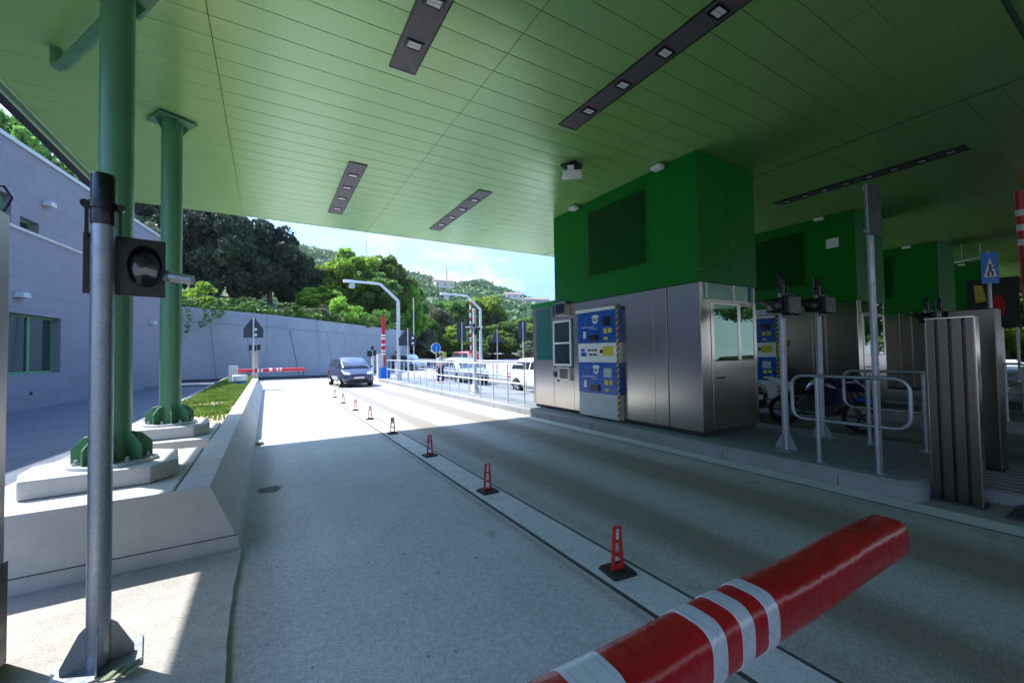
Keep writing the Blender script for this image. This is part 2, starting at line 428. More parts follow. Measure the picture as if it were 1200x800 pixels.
# grass on the verge (nobody could count it)
def blades(name, n, area, z, h, mat, w=.02):
    rng = np.random.default_rng(3); vs = []; fs = []
    x0,x1,y0,y1 = area
    from mathutils import noise as mn
    k = 0
    while k < n:
        x = rng.uniform(x0,x1); y = y0+(y1-y0)*rng.random()**1.5
        d = mn.noise((x*1.1,y*.9,0))+ (y-13.5)*.05-.05
        if d < 0 and rng.random() < .93: k += 1; continue
        a = rng.uniform(0,2*PI); hh = h*rng.uniform(.4,1.2); le = rng.uniform(-.5,.5,2)*hh
        dx,dy = w*math.cos(a), w*math.sin(a); o = len(vs)
        vs += [(x-dx,y-dy,z),(x+dx,y+dy,z),(x+le[0]*.4+dx*.6,y+le[1]*.4+dy*.6,z+hh*.6),(x+le[0],y+le[1],z+hh)]
        fs += [(o,o+1,o+2),(o,o+2,o+3)]; k += 1
    mb = MB(); mb.v = vs; mb.f = fs; mb.m = [0]*len(fs)
    return mb.build(name, mat, smooth=0, fix=False)
tag(blades('verge_grass', 26000, (-2.25,-.72,11.2,36), .3, .13, M['grass'], .018), 'short patchy green grass on the strip behind the concrete barrier', 'grass', kind='stuff')

# ------------------------------------------------------------------ canopy
ZC = 5.17
cx0, cx1, cy0, cy1 = -2.82, 33.0, -20.0, 11.98  # unseen rear carried far back to hold sky light off the lanes
can = thing('toll_canopy','huge green canopy of glossy metal planks over the toll lanes','canopy',(6,2,ZC))
seams = [cx0,-.52,2.39,5.30,8.44]
while seams[-1] < cx1-3: seams.append(seams[-1]+2.91)
seams.append(cx1)
rng = random.Random(5)
mb = MB(); y = .93
bounds = [.93]
while bounds[-1] < cy1: bounds.append(bounds[-1]+.343)
while bounds[0] > cy0: bounds.insert(0,bounds[0]-.343)
bounds[0] = cy0; bounds[-1] = cy1
for i in range(len(seams)-1):
    a, b = seams[i]+.004, seams[i+1]-.004
    if abs(seams[i]-8.44) < .01: a += .02
    for j in range(len(bounds)-1):
        p, q = bounds[j]+.0024, bounds[j+1]-.0024
        if q-p < .03: continue
        t = rng.uniform(-.0006,.0006); n = 6
        prof = [(p,ZC+.02),(p,ZC+.0025)]+[(p+.003+(q-p-.006)*k/n, ZC + .0002 - .0014*4*(k/n)*(1-k/n) + t*(k/n-.5)*2) for k in range(n+1)]+[(q,ZC+.0025),(q,ZC+.02)]
        vs = [(a,u,w) for u,w in prof]+[(b,u,w) for u,w in prof]; L = len(prof)
        mb.add(vs, [(k,k+1,L+k+1,L+k) for k in range(L-1)])
mb.build('soffit', M['soffit'], can, world=True, smooth=20)
mb = MB(); mb.box(cx0,cx1,cy0,cy1,ZC+.021,ZC+.05); mb.build('joint_backing', M['groove'], can, world=True, smooth=0)
mb = MB(); mb.box(cx0+.01,cx1-.01,.885,.925,ZC-.008,ZC+.02); mb.box(cx0+.01,cx1-.01,.60,.625,ZC-.008,ZC+.02)
mb.box(8.44,8.46,cy0+.1,cy1-.1,ZC-.006,ZC+.02); mb.build('expansion_joint', M['groove'], can, world=True, smooth=0)
mb = MB(); mb.box(cx0-.25,cx1+.2,cy0-.2,cy1+.02,ZC+.052,ZC+.9); mb.build('roof_slab', M['col_green'], can, world=True, smooth=0)
mb = MB(); mb.box(cx0-.02,cx1,cy1+.001,cy1+.018,ZC-.005,ZC+.051); mb.box(cx0-.03,cx0-.003,cy0,cy1,ZC-.012,ZC+.05); mb.box(cx0-.145,cx0-.115,cy0,cy1,ZC-.012,ZC+.05)
mb.build('edge_trim', M['soffit_edge'], can, world=True, smooth=0)
mb = MB(); mb.box(cx0-.115,cx0-.03,cy0,cy1,ZC+.0,ZC+.05); mb.build('edge_channel', M['col_green'], can, world=True, smooth=0)
mb = MB(); mb.box(cx0-.27,cx0-.146,cy0,cy1+.02,ZC-.02,ZC+.051); mb.build('edge_gutter', M['dark'], can, world=True, smooth=0)
# downpipe elbow
mb = MB(); pth = [(-2.03,6.45,ZC+.02),(-2.03,6.45,ZC-.12),(-2.02,6.42,ZC-.19),(-1.98,6.36,ZC-.235),(-1.9,6.24,ZC-.25),(-1.25,5.12,ZC-.27)]
mb.tube(pth,.055,14); mb.build('downpipe', M['col_green'], can, world=True)

# recessed light strips: trough with lamps
def strip(x, y0, y1, n, label, ypos=None, w=.30):
    t = thing('ceiling_light', label, 'ceiling light', (x,(y0+y1)/2,ZC), group='dark lamp troughs in the canopy ceiling')
    mb = MB(); mb.box(x-w/2,x+w/2,y0,y1,ZC-.012,ZC+.018); mb.build('trough', M['lampbox'], t, world=True, smooth=0, bevel=.003)
    mb = MB()
    for (a,b,c,d) in ((x-w/2-.012,x-w/2-.001,y0-.01,y1+.01),(x+w/2+.001,x+w/2+.012,y0-.01,y1+.01)): mb.box(a,b,c,d,ZC-.016,ZC+.018)
    mb.box(x-w/2,x+w/2,y0-.012,y0-.001,ZC-.016,ZC+.018); mb.box(x-w/2,x+w/2,y1+.001,y1+.012,ZC-.016,ZC+.018)
    mb.build('trough_rim', M['black'], t, world=True, smooth=0)
    ys = ypos or [y0+(y1-y0)*(k+.5)/n for k in range(n)]
    for yy in ys:
        mb = MB()
        for dx in (-1,1): mb.box(x+dx*.085-.012,x+dx*.085+.012,yy-.07,yy+.07,ZC-.026,ZC-.0121)
        for dy in (-1,1): mb.box(x-.073,x+.073,yy+dy*.062-.008,yy+dy*.062+.008,ZC-.026,ZC-.0121)
        l = mb.build('lamp', M['black'], t, world=True, smooth=0)
        mb = MB()
        for dy in (-1,1): mb.box(x-.07,x+.07,yy+dy*.027-.0235,yy+dy*.027+.0235,ZC-.019,ZC-.0125)
        r = mb.build('reflector', M['reflector'], l, smooth=0); r.matrix_parent_inverse = l.matrix_world.copy() if False else Matrix.Identity(4)
    return t
strip(3.97,1.72,4.9,5,'dark lamp trough with four lamps running above the middle lane towards the booth ceiling camera', [2.43,3.09,3.75,4.41,1.9])
strip(4.01,7.75,10.85,5,'dark lamp trough near the canopy front edge over the middle lane',[8.31,8.98,9.64,10.32])
strip(1.41,7.72,10.7,5,'short looking lamp trough near the canopy front edge over the left lane',[8.26,8.92,9.6,10.32])
strip(1.41,1.75,4.88,5,'lamp trough cut by the top of the picture over the left lane',[3.76,4.41,2.4,3.1])
strip(10.5,2.0,5.1,8,'dim lamp trough on the dark ceiling above the right hand lane')
strip(10.5,7.75,10.85,5,'lamp trough hidden deep over the right lane near the front canopy edge')

# ------------------------------------------------------------------ green columns
def column(x, y, label):
    t = thing('canopy_column', label, 'column', (x,y,.76), group='round green canopy columns')
    mb = MB(); mb.cyl((0,0,.03),(0,0,ZC-.76-.02),.124,n=40); mb.build('shaft', M['col_green'], t)
    mb = MB(); mb.cyl((0,0,0),(0,0,.03),.31,n=40); mb.build('base_plate', M['grey_panel'], t, bevel=.004)
    for k in range(8):
        a = 2*PI*k/8+.2; ca,sa = math.cos(a),math.sin(a); mb = MB()
        prof = [(.12,.031),(.27,.031),(.27,.16),(.19,.25),(.12,.27)]; th = .009
        vs = [(r*ca-s*th*sa, r*sa+s*th*ca, z) for s in (-1,1) for r,z in prof]; n=5
        mb.add(vs,[tuple(range(n-1,-1,-1)),tuple(range(n,2*n))]+[(i,(i+1)%n,n+(i+1)%n,n+i) for i in range(n)])
        mb.build('gusset', M['col_green'], t, smooth=0, bevel=.003)
    for k in range(8):
        a = 2*PI*(k+.5)/8+.2; bx,by = .25*math.cos(a), .25*math.sin(a)
        mb = MB(); mb.cyl((bx,by,.03),(bx,by,.075),.014,n=8); mb.cyl((bx,by,.03),(bx,by,.05),.026,n=6); mb.build('anchor_bolt', M['galv'], t)
    H = ZC-.76
    mb = MB(); mb.cbox((0,0,H-.03),(.46,.46,.02),.5); mb.build('cap_plate', M['col_green'], t, smooth=0, bevel=.003)
    for k in range(4):
        a = PI/2*k+.5; ca,sa = math.cos(a),math.sin(a); mb = MB()
        prof = [(.12,H-.041),(.2,H-.041),(.12,H-.2)]; th=.008
        vs = [(r*ca-s*th*sa, r*sa+s*th*ca, z) for s in (-1,1) for r,z in prof]; n=3
        mb.add(vs,[(2,1,0),(3,4,5)]+[(i,(i+1)%n,n+(i+1)%n,n+i) for i in range(n)]); mb.build('cap_rib', M['col_green'], t, smooth=0)
    return t
column(-1.21,5.12,'thick green round column behind the traffic light, nearer of the two')
column(-1.20,7.6,'green round column with its cap plate in view, farther of the two')

def footing(y0,y1,label,py0,py1):
    t = thing('column_footing', label, 'concrete footing', (-1.2,(y0+y1)/2,0), group='concrete footings under the green columns')
    mb = MB(); mb.prism_ax([(-1.97,-.01),(-.673,-.01),(-.673,.606),(-1.97,.606)], y0, y1, 'y'); mb.build('block', M['conc'], t, world=True, smooth=0, bevel=.018)
    mb = MB(); a,b = -1.67,-.88
    mb.prism([(a,py0),(b,py0+.02),(b+.16,py0+.25),(b+.08,py1-.15),(b-.1,py1),(a+.1,py1),(a-.12,py1-.3),(a-.1,py0+.3)], .611, .76)
    mb.build('pedestal', M['conc'], t, world=True, smooth=0, bevel=.012)
footing(4.36,6.35,'pale concrete block under the nearer green column with a thick angled pedestal',4.72,5.62)
footing(6.95,8.5,'pale concrete block under the farther green column beside the barrier',7.15,8.15)

# jersey barrier along the left lane
bar = thing('concrete_barrier','long pale concrete barrier with sloping side along the left lane','barrier',(-.4,14,0))
sec = [(-.2,-.01),(-.222,.15),(-.235,.165),(-.42,.61),(-.655,.61),(-.67,.0),(-.67,-.01)]
ys = [4.355,8.9,12.9,16.9,20.9,24.9]
for i in range(5):
    mb = MB(); mb.prism_ax(sec, ys[i]+(0 if i==0 else .006), ys[i+1]-.006, 'y'); 
    mb.build('barrier_segment', M['conc2'], bar, world=True, smooth=0, bevel=.012)
# front face continues over the first footing: groove line of the end panel
mb = MB(); mb.box(-1.98,-.224,4.3385,4.3435,.157,.164); mb.build('panel_joint', M['sealant'], bar, world=True, smooth=0)
mb = MB(); mb.prism_ax([(-1.97,-.01),(-.203,-.01),(-.223,.15),(-.236,.165),(-.42,.607),(-1.97,.6055)],4.3438,4.3548,'y'); mb.build('end_panel', M['conc'], bar, world=True, smooth=0)
# small steel foot plate by the barrier base at the sun line
mb = MB(); mb.box(-.19,-.08,9.35,9.6,.004,.06); tag(mb.build('kerb_stub', M['conc2'], smooth=0, bevel=.01),'small pale concrete stub at the barrier foot by the shadow edge','kerb stone')

# ------------------------------------------------------------------ traffic light on the left island
def traffic_light(name, label, loc, H, face, group, r=.05, vis=.11, two=True):
    """face: +1 lamps look towards -y local, rotated by rz"""
    t = thing(name, label, 'traffic light', loc, face, group)
    mb = MB(); mb.cyl((0,0,.012),(0,0,H-.28),r,n=28); mb.build('pole', M['galv'], t)
    mb = MB(); mb.cbox((0,0,.007),(.36,.30,.014)); mb.build('base_plate', M['galv'], t, smooth=0, bevel=.002)
    for k in range(4):
        a = PI/2*k; ca,sa = math.cos(a),math.sin(a); mb = MB(); th=.004
        prof = [(r-.004,.015),(.145,.015),(.145,.05),(.075,.2),(r-.004,.23)]
        vs = [(q*ca-s*th*sa, q*sa+s*th*ca, z) for s in (-1,1) for q,z in prof]; n=5
        mb.add(vs,[tuple(range(n-1,-1,-1)),tuple(range(n,2*n))]+[(i,(i+1)%n,n+(i+1)%n,n+i) for i in range(n)]); mb.build('gusset', M['galv'], t, smooth=0)
    mb = MB(); mb.lathe([(.001,H),(r,H),(r+.004,H-.008),(r+.004,H-.27),(r+.001,H-.285)],28); mb.build('pole_cap', M['black'], t)
    mb = MB(); mb.lathe([(r+.004,H-.20),(r+.011,H-.195),(r+.011,H-.155),(r+.004,H-.15)],28)
    for s in (-1,1): mb.cyl((s*(r+.022),-.02,H-.175),(s*(r+.022),.02,H-.175),.02,n=12); mb.cbox((s*(r+.018),.04,H-.25),(.016,.03,.16))
    mb.build('clamp', M['black'], t)
    BY = .13; mb = MB(); mb.cbox((.09,BY,H-.48),(.36,.012,.35)); mb.build('backboard', M['black'], t, smooth=0, bevel=.004)
    mb = MB(); mb.cbox((.09,BY+.057,H-.48),(.33,.10,.28)); mb.build('housing', M['black'], t, smooth=0, bevel=.02)
    for s in ((-1,1) if two else (1,)):
        cx = .09+s*.085
        mb = MB(); n=24; a0 = -PI*.28; a1 = PI*1.28
        vs = []; L=[(.0,.088),(-vis*.5,.088),(-vis,.086)]
        for dy,rr in L:
            for k in range(n+1):
                a = a0+(a1-a0)*k/n; cut = .8 if dy < -.1 else 1
                yy = dy*(.5+.5*max(0,math.sin(a)))
                vs.append((cx+rr*math.cos(a)*.95, BY-.008+yy, H-.48+rr*math.sin(a)*1.42))
        fs = [(i*(n+1)+k,i*(n+1)+k+1,(i+1)*(n+1)+k+1,(i+1)*(n+1)+k) for i in range(2) for k in range(n)]
        mb.add(vs,fs); v = mb.build('visor', M['black'], t, smooth=60); so = v.modifiers.new('solid','SOLIDIFY'); so.thickness=.004
        mb = MB(); mb.lathe([(.084,-.008),(.08,-.016),(.05,-.026),(.001,-.03)],24,'y',(cx,BY,0)); mb.v=[(v[0],v[1],H-.48+v[2]*1.42) for v in mb.v]; mb.build('lens', M['lens'], t)
    return t
tl = traffic_light('traffic_light','galvanised pole with black two lamp signal standing in sun beside the concrete footing',(-.79,3.12,.04),2.69,0.18,'traffic lights on poles',.05,.11,False)
mb = MB(); mb.cyl((.275,.12,2.17),(.40,.06,2.15),.03,n=16); mb.cyl((.272,.122,2.17),(.29,.112,2.168),.038,n=16); mb.build('sensor_tube', M['galv'], tl)
# leaf scrap at the base
mb = MB()
rr = random.Random(2)
for k in range(14):
    a = rr.uniform(-.5,.6); px,py = .02+rr.uniform(0,.09), -.1+rr.uniform(-.03,.03); mb.add([(px,py,.03),(px+.05,py+.02+.02*rr.random(),.05),(px+.09,py+.035*rr.random(),.06),(px+.03,py-.02,.035)],[(0,1,2,3)])
tag(mb.build('weed_sprig', M['leaf_olive'], smooth=0, fix=False),'small withered weed sprig lying on the traffic light base plate','weed').location = (-.76,3.02,.04)

# stainless cabinet cut by the left edge of the picture
cabL = thing('steel_cabinet','stainless steel housing cut off by the left edge of the picture','cabinet',(-1.66,3.3,.04))
mb = MB(); mb.box(-1.75,-1.24,3.1,3.4,.06,2.52); mb.build('body', M['steel_dark'], cabL, world=True, smooth=0, bevel=.012)
mb = MB(); mb.box(-1.77,-1.232,3.08,3.42,.041,.6); mb.build('plinth', M['dark'], cabL, world=True, smooth=0, bevel=.008)
mb = MB(); mb.tube([(-1.25,3.35,2.52),(-1.22,3.35,2.60),(-1.25,3.35,2.66),(-1.31,3.35,2.65),(-1.4,3.35,2.52)],.007,8); mb.build('cable', M['black'], cabL, world=True)

# ------------------------------------------------------------------ lane delineators
cone_y = [2.36,4.55,6.67,8.97,11.28,13.35,15.66,17.96]
names = ['nearest red slotted lane marker post, beside the big red boom','second red slotted lane marker post from the big red boom','third red slotted lane marker post from the big red boom','dark looking lane marker post standing right at the shadow line',
         'first lane marker post in the sunlight beyond the shadow line','second lane marker post in the sunlight beyond the shadow line','lane marker post next to last, towards the oncoming car','farthest lane marker post, just in front of the oncoming car']
def marker(label):
    t = thing('lane_marker', label, 'lane marker', (0,0,.004), group='red lane markers on the joint strip')
    mb = MB(); mb.prism(rounded(-.11,.11,-.11,.11,.02,3),0,.022,top=rounded(-.10,.10,-.10,.10,.02,3)); mb.build('base', M['rubber'], t, smooth=0)
    mb = MB(); z0,z1 = .022,.345; w0,w1=.045,.024; th=.014
    for s in (-1,1):
        mb.add([(s*w0-.010,-th,z0),(s*w0+.010,-th,z0),(s*w0+.010,th,z0),(s*w0-.010,th,z0),(s*w1-.008,-th,z1),(s*w1+.008,-th,z1),(s*w1+.008,th,z1),(s*w1-.008,th,z1)],[(0,3,2,1),(4,5,6,7),(0,1,5,4),(1,2,6,5),(2,3,7,6),(3,0,4,7)])
    for z,hh in ((.022,.03),(.125,.016),(.225,.016),(.33,.016)):
        f = (z-z0)/(z1-z0); w = w0+(w1-w0)*f-.008; mb.box(-w,w,-th+.001,th-.001,z,z+hh)
    mb.build('frame', M['red'], t, smooth=0, bevel=.003)
    for z,h in ((.245,.08),):
        f = (z-z0)/(z1-z0); w = w0+(w1-w0)*f-.014; mb = MB(); mb.box(-w,w,-.004,.004,z,z+h); mb.build('reflector', M['tape'], t, smooth=0)
    return t
mk0 = marker(names[0]); mk0.location = (2.32,cone_y[0],.004); mk0.rotation_euler.z = -.12
for k in range(1,8): dup(mk0,(2.32+random.uniform(-.015,.015),cone_y[k],.004),random.uniform(-.2,.2),names[k])

# ------------------------------------------------------------------ toll booths
bt = thing('toll_booth','stainless steel toll booth under a deep green block, nearest the middle lane','toll booth',(7.26,7,.204),group='stainless toll booths with green tops')
def P(name, mats, mb, parent=bt, **k):
    o = mb.build(name, mats, parent, world=(parent is bt), **k)
    return o
BX0, BX1, BY0, BYm, BY1 = 6.40, 8.12, 4.40, 8.52, 9.60
mb = MB(); mb.box(BX0+.05,BX1-.05,BY0+.05,BY1-.04,.204,.30); P('plinth', M['dark'], mb, smooth=0)
# walls of steel panels (core + outer panels with gaps)
mb = MB(); mb.box(BX0+.03,BX1-.03,BY0+.03,BY1-.03,.30,2.86); P('core', M['steel_dark'], mb, smooth=0)
def panel(y0,y1,z0,z1): 
    mb = MB(); mb.box(BX0,BX0+.028,y0,y1,z0,z1); return mb
for (a,b) in ((BY0+.004,5.075),(5.10,5.40),(5.406,6.27)):
    P('steel_panel', M['steel'], panel(a,b,.29,2.875), smooth=0, bevel=.003)
P('steel_panel', M['steel'], panel(7.56,7.83,.29,2.875), smooth=0, bevel=.003)
P('steel_panel', M['steel'], panel(6.276,7.554,2.70,2.875), smooth=0, bevel=.003)
P('steel_panel', M['steel'], panel(7.836,8.63,.29,1.30), smooth=0, bevel=.003)
P('steel_panel', M['steel'], panel(7.836,8.63,2.53,2.875), smooth=0, bevel=.003)
P('steel_panel', M['steel'], panel(8.64,9.50,.29,1.45), smooth=0, bevel=.003)
P('corner_post', M['steel'], MB().box(BX0-.004,BX0+.09,9.51,BY1,.29,2.89), smooth=0, bevel=.008)
P('corner_post', M['steel'], MB().box(BX0-.006,BX0+.075,BY0-.006,BY0+.003,.29,2.88), smooth=0, bevel=.002)
# green upper block
mb = MB(); mb.box(BX0-.02,BX1+.02,BY0-.02,BYm,2.885,ZC-.004); blk = P('upper_block', M['booth_green'], mb, smooth=0, bevel=.006)
mb = MB(); mb.box(BX0-.03,BX1+.03,BY0-.03,BYm+.008,3.085,3.095); P('block_trim', M['lip_green'], mb, smooth=0)
mb = MB(); mb.box(BX0-.035,BX1+.03,BYm+.009,BY1+.03,2.895,3.04); P('lower_roof', M['lip_green'], mb, smooth=0, bevel=.006)
for yy in (5.44,7.30): P('cladding_seam', M['black'], MB().box(BX0-.0215,BX0-.0195,yy-.003,yy+.003,3.10,ZC-.01), smooth=0)
P('cladding_seam', M['black'], MB().box(7.25,7.256,BY0-.0215,BY0-.0195,3.10,ZC-.01), smooth=0)
# louvre
mb = MB(); ly0,ly1,lz0,lz1 = 5.53,7.2,3.42,4.90; fx = BX0-.02
mb.box(fx-.006,fx+.02,ly0-.03,ly0,lz0-.03,lz1+.03); mb.box(fx-.006,fx+.02,ly1,ly1+.03,lz0-.03,lz1+.03); mb.box(fx-.006,fx+.02,ly0,ly1,lz0-.03,lz0); mb.box(fx-.006,fx+.02,ly0,ly1,lz1,lz1+.03)
lv = P('louvre', M['booth_green'], mb, smooth=0)
mb = MB(); mb.box(fx-.004,fx+.01,ly0,ly1,lz0,lz1); P('louvre_back', M['black'], mb, smooth=0)
mb = MB(); nb = 30
for k in range(nb):
    z = lz0+(lz1-lz0)*(k+.5)/nb
    mb.add([(fx-.034,ly0,z-.018),(fx-.034,ly1,z-.018),(fx-.005,ly1,z+.014),(fx-.005,ly0,z+.014),(fx-.030,ly0,z-.022),(fx-.030,ly1,z-.022),(fx-.001,ly1,z+.008),(fx-.001,ly0,z+.008)],[(0,1,2,3),(7,6,5,4),(0,4,5,1),(1,5,6,2),(2,6,7,3),(3,7,4,0)])
P('louvre_slats', M['booth_green'], mb, smooth=0)
# teal window
P('side_window', M['glass_teal'], MB().box(BX0+.012,BX0+.03,8.72,9.44,1.5,2.85), smooth=0)
mb = MB(); mb.box(BX0,BX0+.03,8.64,8.72,1.45,2.88); mb.box(BX0,BX0+.03,9.44,9.5,1.45,2.88); mb.box(BX0,BX0+.03,8.721,9.439,1.452,1.5); mb.box(BX0,BX0+.03,8.721,9.439,2.85,2.88); P('window_surround', M['steel'], mb, smooth=0)
# serving window
mb = MB(); a,b,z0,z1 = 7.89,8.62,1.35,2.5; w=.055; x0,x1 = BX0-.035,BX0+.02
for (p,q,r,s) in ((a,a+w,z0,z1),(b-w,b,z0,z1),(a+w,b-w,z0,z0+w),(a+w,b-w,z1-w,z1),(a+w,b-w,1.90,1.945)): mb.box(x0,x1,p,q,r,s)
sw = P('serving_window', M['white'], mb, smooth=0, bevel=.006)
P('window_pane', M['glass_dark'], MB().box(BX0-.012,BX0+.0,a+w,b-w,z0+w,1.90), smooth=0); P('window_pane', M['glass_dark'], MB().box(BX0-.010,BX0+.0,a+w,b-w,1.945,z1-w), smooth=0)
# price display above the window
mb = MB(); mb.box(BX0-.16,BX0-.002,7.92,8.36,2.60,2.94); ds = P('display', M['steel_dark'], mb, smooth=0, bevel=.01); P('display_screen', M['screen'], MB().box(BX0-.166,BX0-.1605,7.97,8.31,2.66,2.89), smooth=0)
P('display_side', M['dark'], MB().box(BX0-.05,BX0-.003,8.37,8.6,2.62,2.88), smooth=0, bevel=.005)
# keypad
mb = MB(); mb.box(BX0-.07,BX0-.002,7.9,8.42,1.0,1.32); kp = P('keypad', M['steel'], mb, smooth=0, bevel=.008)
mb = MB()
for i in range(5):
    for j in range(4): mb.box(BX0-.078,BX0-.071,8.0+i*.062,8.045+i*.062,1.05+j*.058,1.095+j*.058)
P('keypad_keys', M['dark'], mb, smooth=0); P('card_reader', M['black'], MB().box(BX0-.06,BX0-.002,8.47,8.6,1.06,1.2), smooth=0, bevel=.006)
P('handle', M['dark'], MB().box(BX0-.03,BX0-.001,8.44,8.47,.95,1.0), smooth=0)
# pay station
px = BX0-.10
P('pay_station', M['grey_panel'], MB().box(px,BX0-.001,6.225,7.53,.25,.77), smooth=0, bevel=.004)
P('pay_panel', M['blue'], MB().box(px-.004,BX0-.001,6.225,7.53,.775,1.455), smooth=0, bevel=.004)
P('pay_label', M['white'], MB().box(px-.002,BX0-.001,6.225,7.53,1.46,1.885), smooth=0, bevel=.003)
P('pay_panel', M['blue'], MB().box(px-.004,BX0-.001,6.225,7.53,1.89,2.585), smooth=0, bevel=.004)
P('pay_hood', M['white'], MB().box(px-.06,BX0-.001,6.29,7.55,2.59,2.665), smooth=0, bevel=.01)
P('hazard_strip', M['hazard'], MB().box(px-.012,px-.0065,6.225,6.29,.24,2.66), smooth=0, bevel=.004)
mb = MB(); mb.box(px-.01,px-.0042,6.40,6.70,1.6,1.81); P('yellow_label', M['yellow'], mb, smooth=0)
mb = MB(); mb.cyl((px-.012,6.75,1.7),(px-.0022,6.75,1.7),.045,n=16); P('lock', M['black'], mb)
mb = MB(); mb.box(px-.006,px-.0024,7.25,7.43,1.59,1.68); mb.box(px-.006,px-.0024,7.30,7.43,1.70,1.765)
P('label_emblem', M['blue'], mb, smooth=0)
mb = MB()
for (y0,y1,z) in ((6.9,6.98,1.73),(7.0,7.06,1.73),(7.08,7.2,1.73),(6.9,7.02,1.63),(7.04,7.16,1.63)):
    mb.box(px-.006,px-.0024,y0,y1,z-.022,z+.022)
P('label_letters', M['dark'], mb, smooth=0)
for zb in (1.89,.775):
    f = px-.0042
    P('pay_screen', M['screen'] if zb>1 else M['grey_panel'], MB().box(f-.012,f,6.44,6.68,zb+.36,zb+.56), smooth=0, bevel=.003)
    mb = MB(); mb.cyl((f-.03,6.91,zb+.50),(f,6.91,zb+.50),.075,n=20); mb.prism_ax([(6.78,zb+.56),(7.04,zb+.56),(6.98,zb+.62),(6.84,zb+.62)],f-.02,f,'x'); P('speaker_badge', M['white'], mb)
    mb = MB(); mb.cyl((f-.034,6.91,zb+.51),(f-.0305,6.91,zb+.51),.035,n=16); P('speaker_grille', M['dark'], mb)
    mb = MB(); mb.box(f-.03,f,6.83,7.12,zb+.05,zb+.19); P('ticket_slot', M['black'], mb, smooth=0, bevel=.006)
    mb = MB(); mb.box(f-.018,f,7.24,7.33,zb+.11,zb+.27); P('call_button', M['white'], mb, smooth=0, bevel=.02)
    mb = MB(); mb.box(f-.012,f,6.56,6.66,zb+.2,zb+.31); mb.box(f-.012,f,6.42,6.52,zb+.21,zb+.31); mb.box(f-.012,f,6.54,6.65,zb+.06,zb+.12); P('notice', M['yellow'], mb, smooth=0)
    mb = MB(); mb.box(f-.003,f,6.95,7.42,zb+.355,zb+.367); mb.box(f-.003,f,6.88,7.1,zb+.31,zb+.32); P('panel_lettering', M['white'], mb, smooth=0)
# end wall facing the camera: door, glass
ey = BY0
mb = MB(); mb.box(BX0+.08,BX0+.27,ey,ey+.028,.29,2.56); mb.box(BX0+.08,BX1-.005,ey,ey+.028,2.555,2.585); mb.box(BX1-.06,BX1,ey,ey+.028,.29,2.554); P('steel_panel', M['steel'], mb, smooth=0, bevel=.002)
mb = MB(); mb.box(6.68,7.56,ey-.012,ey+.02,.33,1.5); dr = P('door', M['steel'], mb, smooth=0, bevel=.005)
mb = MB(); mb.box(6.68,6.76,ey-.012,ey+.02,1.502,2.545); mb.box(7.49,7.56,ey-.012,ey+.02,1.502,2.545); mb.box(6.761,7.489,ey-.012,ey+.02,2.50,2.545); P('door_frame', M['steel'], mb, smooth=0, bevel=.003)
P('door_glass', M['glass_mirror'], MB().box(6.762,7.488,ey-.004,ey+.006,1.503,2.499), smooth=0)
P('door_handle', M['dark'], MB().box(6.84,6.98,ey-.05,ey-.013,1.19,1.215), smooth=0, bevel=.004)
P('steel_panel', M['steel'], MB().box(7.575,8.055,ey,ey+.028,.29,1.49), smooth=0, bevel=.002)
P('side_glass', M['glass_mirror'], MB().box(7.60,8.03,ey+.008,ey+.026,1.51,2.5), smooth=0)
mb = MB(); mb.box(7.572,7.60,ey,ey+.027,1.492,2.552); mb.box(8.03,8.056,ey,ey+.027,1.492,2.552); P('window_surround', M['steel'], mb, smooth=0)
P('top_glass', M['glass_mirror'], MB().box(6.5,8.06,ey+.008,ey+.026,2.59,2.88), smooth=0)
mb = MB(); mb.box(6.56,6.61,ey-.004,ey+.007,2.588,2.88); mb.box(7.36,7.44,ey-.004,ey+.007,2.588,2.88); mb.box(8.05,8.085,ey-.004,ey+.02,2.588,2.88); P('glazing_bar', M['white'], mb, smooth=0)
# spotlights at the block top
for yy in (7.54,5.1):
    mb = MB(); mb.box(6.18,6.33,yy-.1,yy+.1,ZC-.1,ZC-.03); mb.box(6.28,6.379,yy-.03,yy+.03,ZC-.075,ZC-.05); P('spotlight', M['white'], mb, smooth=0, bevel=.008)
dup(bt,(7.26+6.3,7,.204),None,'second toll booth in the dark, seen just right of the nearest booth')
dup(bt,(7.26+12.6,7,.204),None,'third toll booth deep in the shade behind the tall grey sign post')
dup(bt,(7.26+18.9,7,.204),None,'last toll booth far right, behind the blue pedestrian sign')
# notice plate on the second booth's green block
mb = MB(); mb.box(12.65,12.676,4.72,5.0,4.30,4.55); tag(mb.build('notice_plate', M['white'], smooth=0, bevel=.01),'small pale plate fixed on the dark green block of the second booth','plate')
mb = MB(); mb.box(12.65,12.676,6.0,6.2,1.75,1.95); tag(mb.build('warning_plate', M['yellow'], smooth=0, bevel=.006),'small yellow warning plate on the steel side of the second booth','plate')

# ceiling camera
cam = thing('security_camera','white dome and box security camera hanging from the green ceiling above the middle lane','camera',(4.85,5.9,ZC))
mb = MB(); mb.cbox((0,0,-.02),(.3,.3,.02),.4); mb.cbox((.0,0,-.07),(.05,.05,.08)); mb.cbox((0,0,-.11),(.36,.06,.03),.5); mb.cbox((0,0,-.11),(.06,.4,.02),.5); mb.build('bracket', M['dark'], cam, smooth=0)
mb = MB(); mb.cbox((0,-.02,-.19),(.15,.36,.13),.9); mb.build('housing', M['white'], cam, smooth=0, bevel=.02)
mb = MB(); mb.cbox((-.11,-.12,-.12),(.14,.12,.04),.9); mb.cbox((.13,.09,-.11),(.16,.1,.03),.6); mb.build('side_lamp', M['white'], cam, smooth=0, bevel=.01)

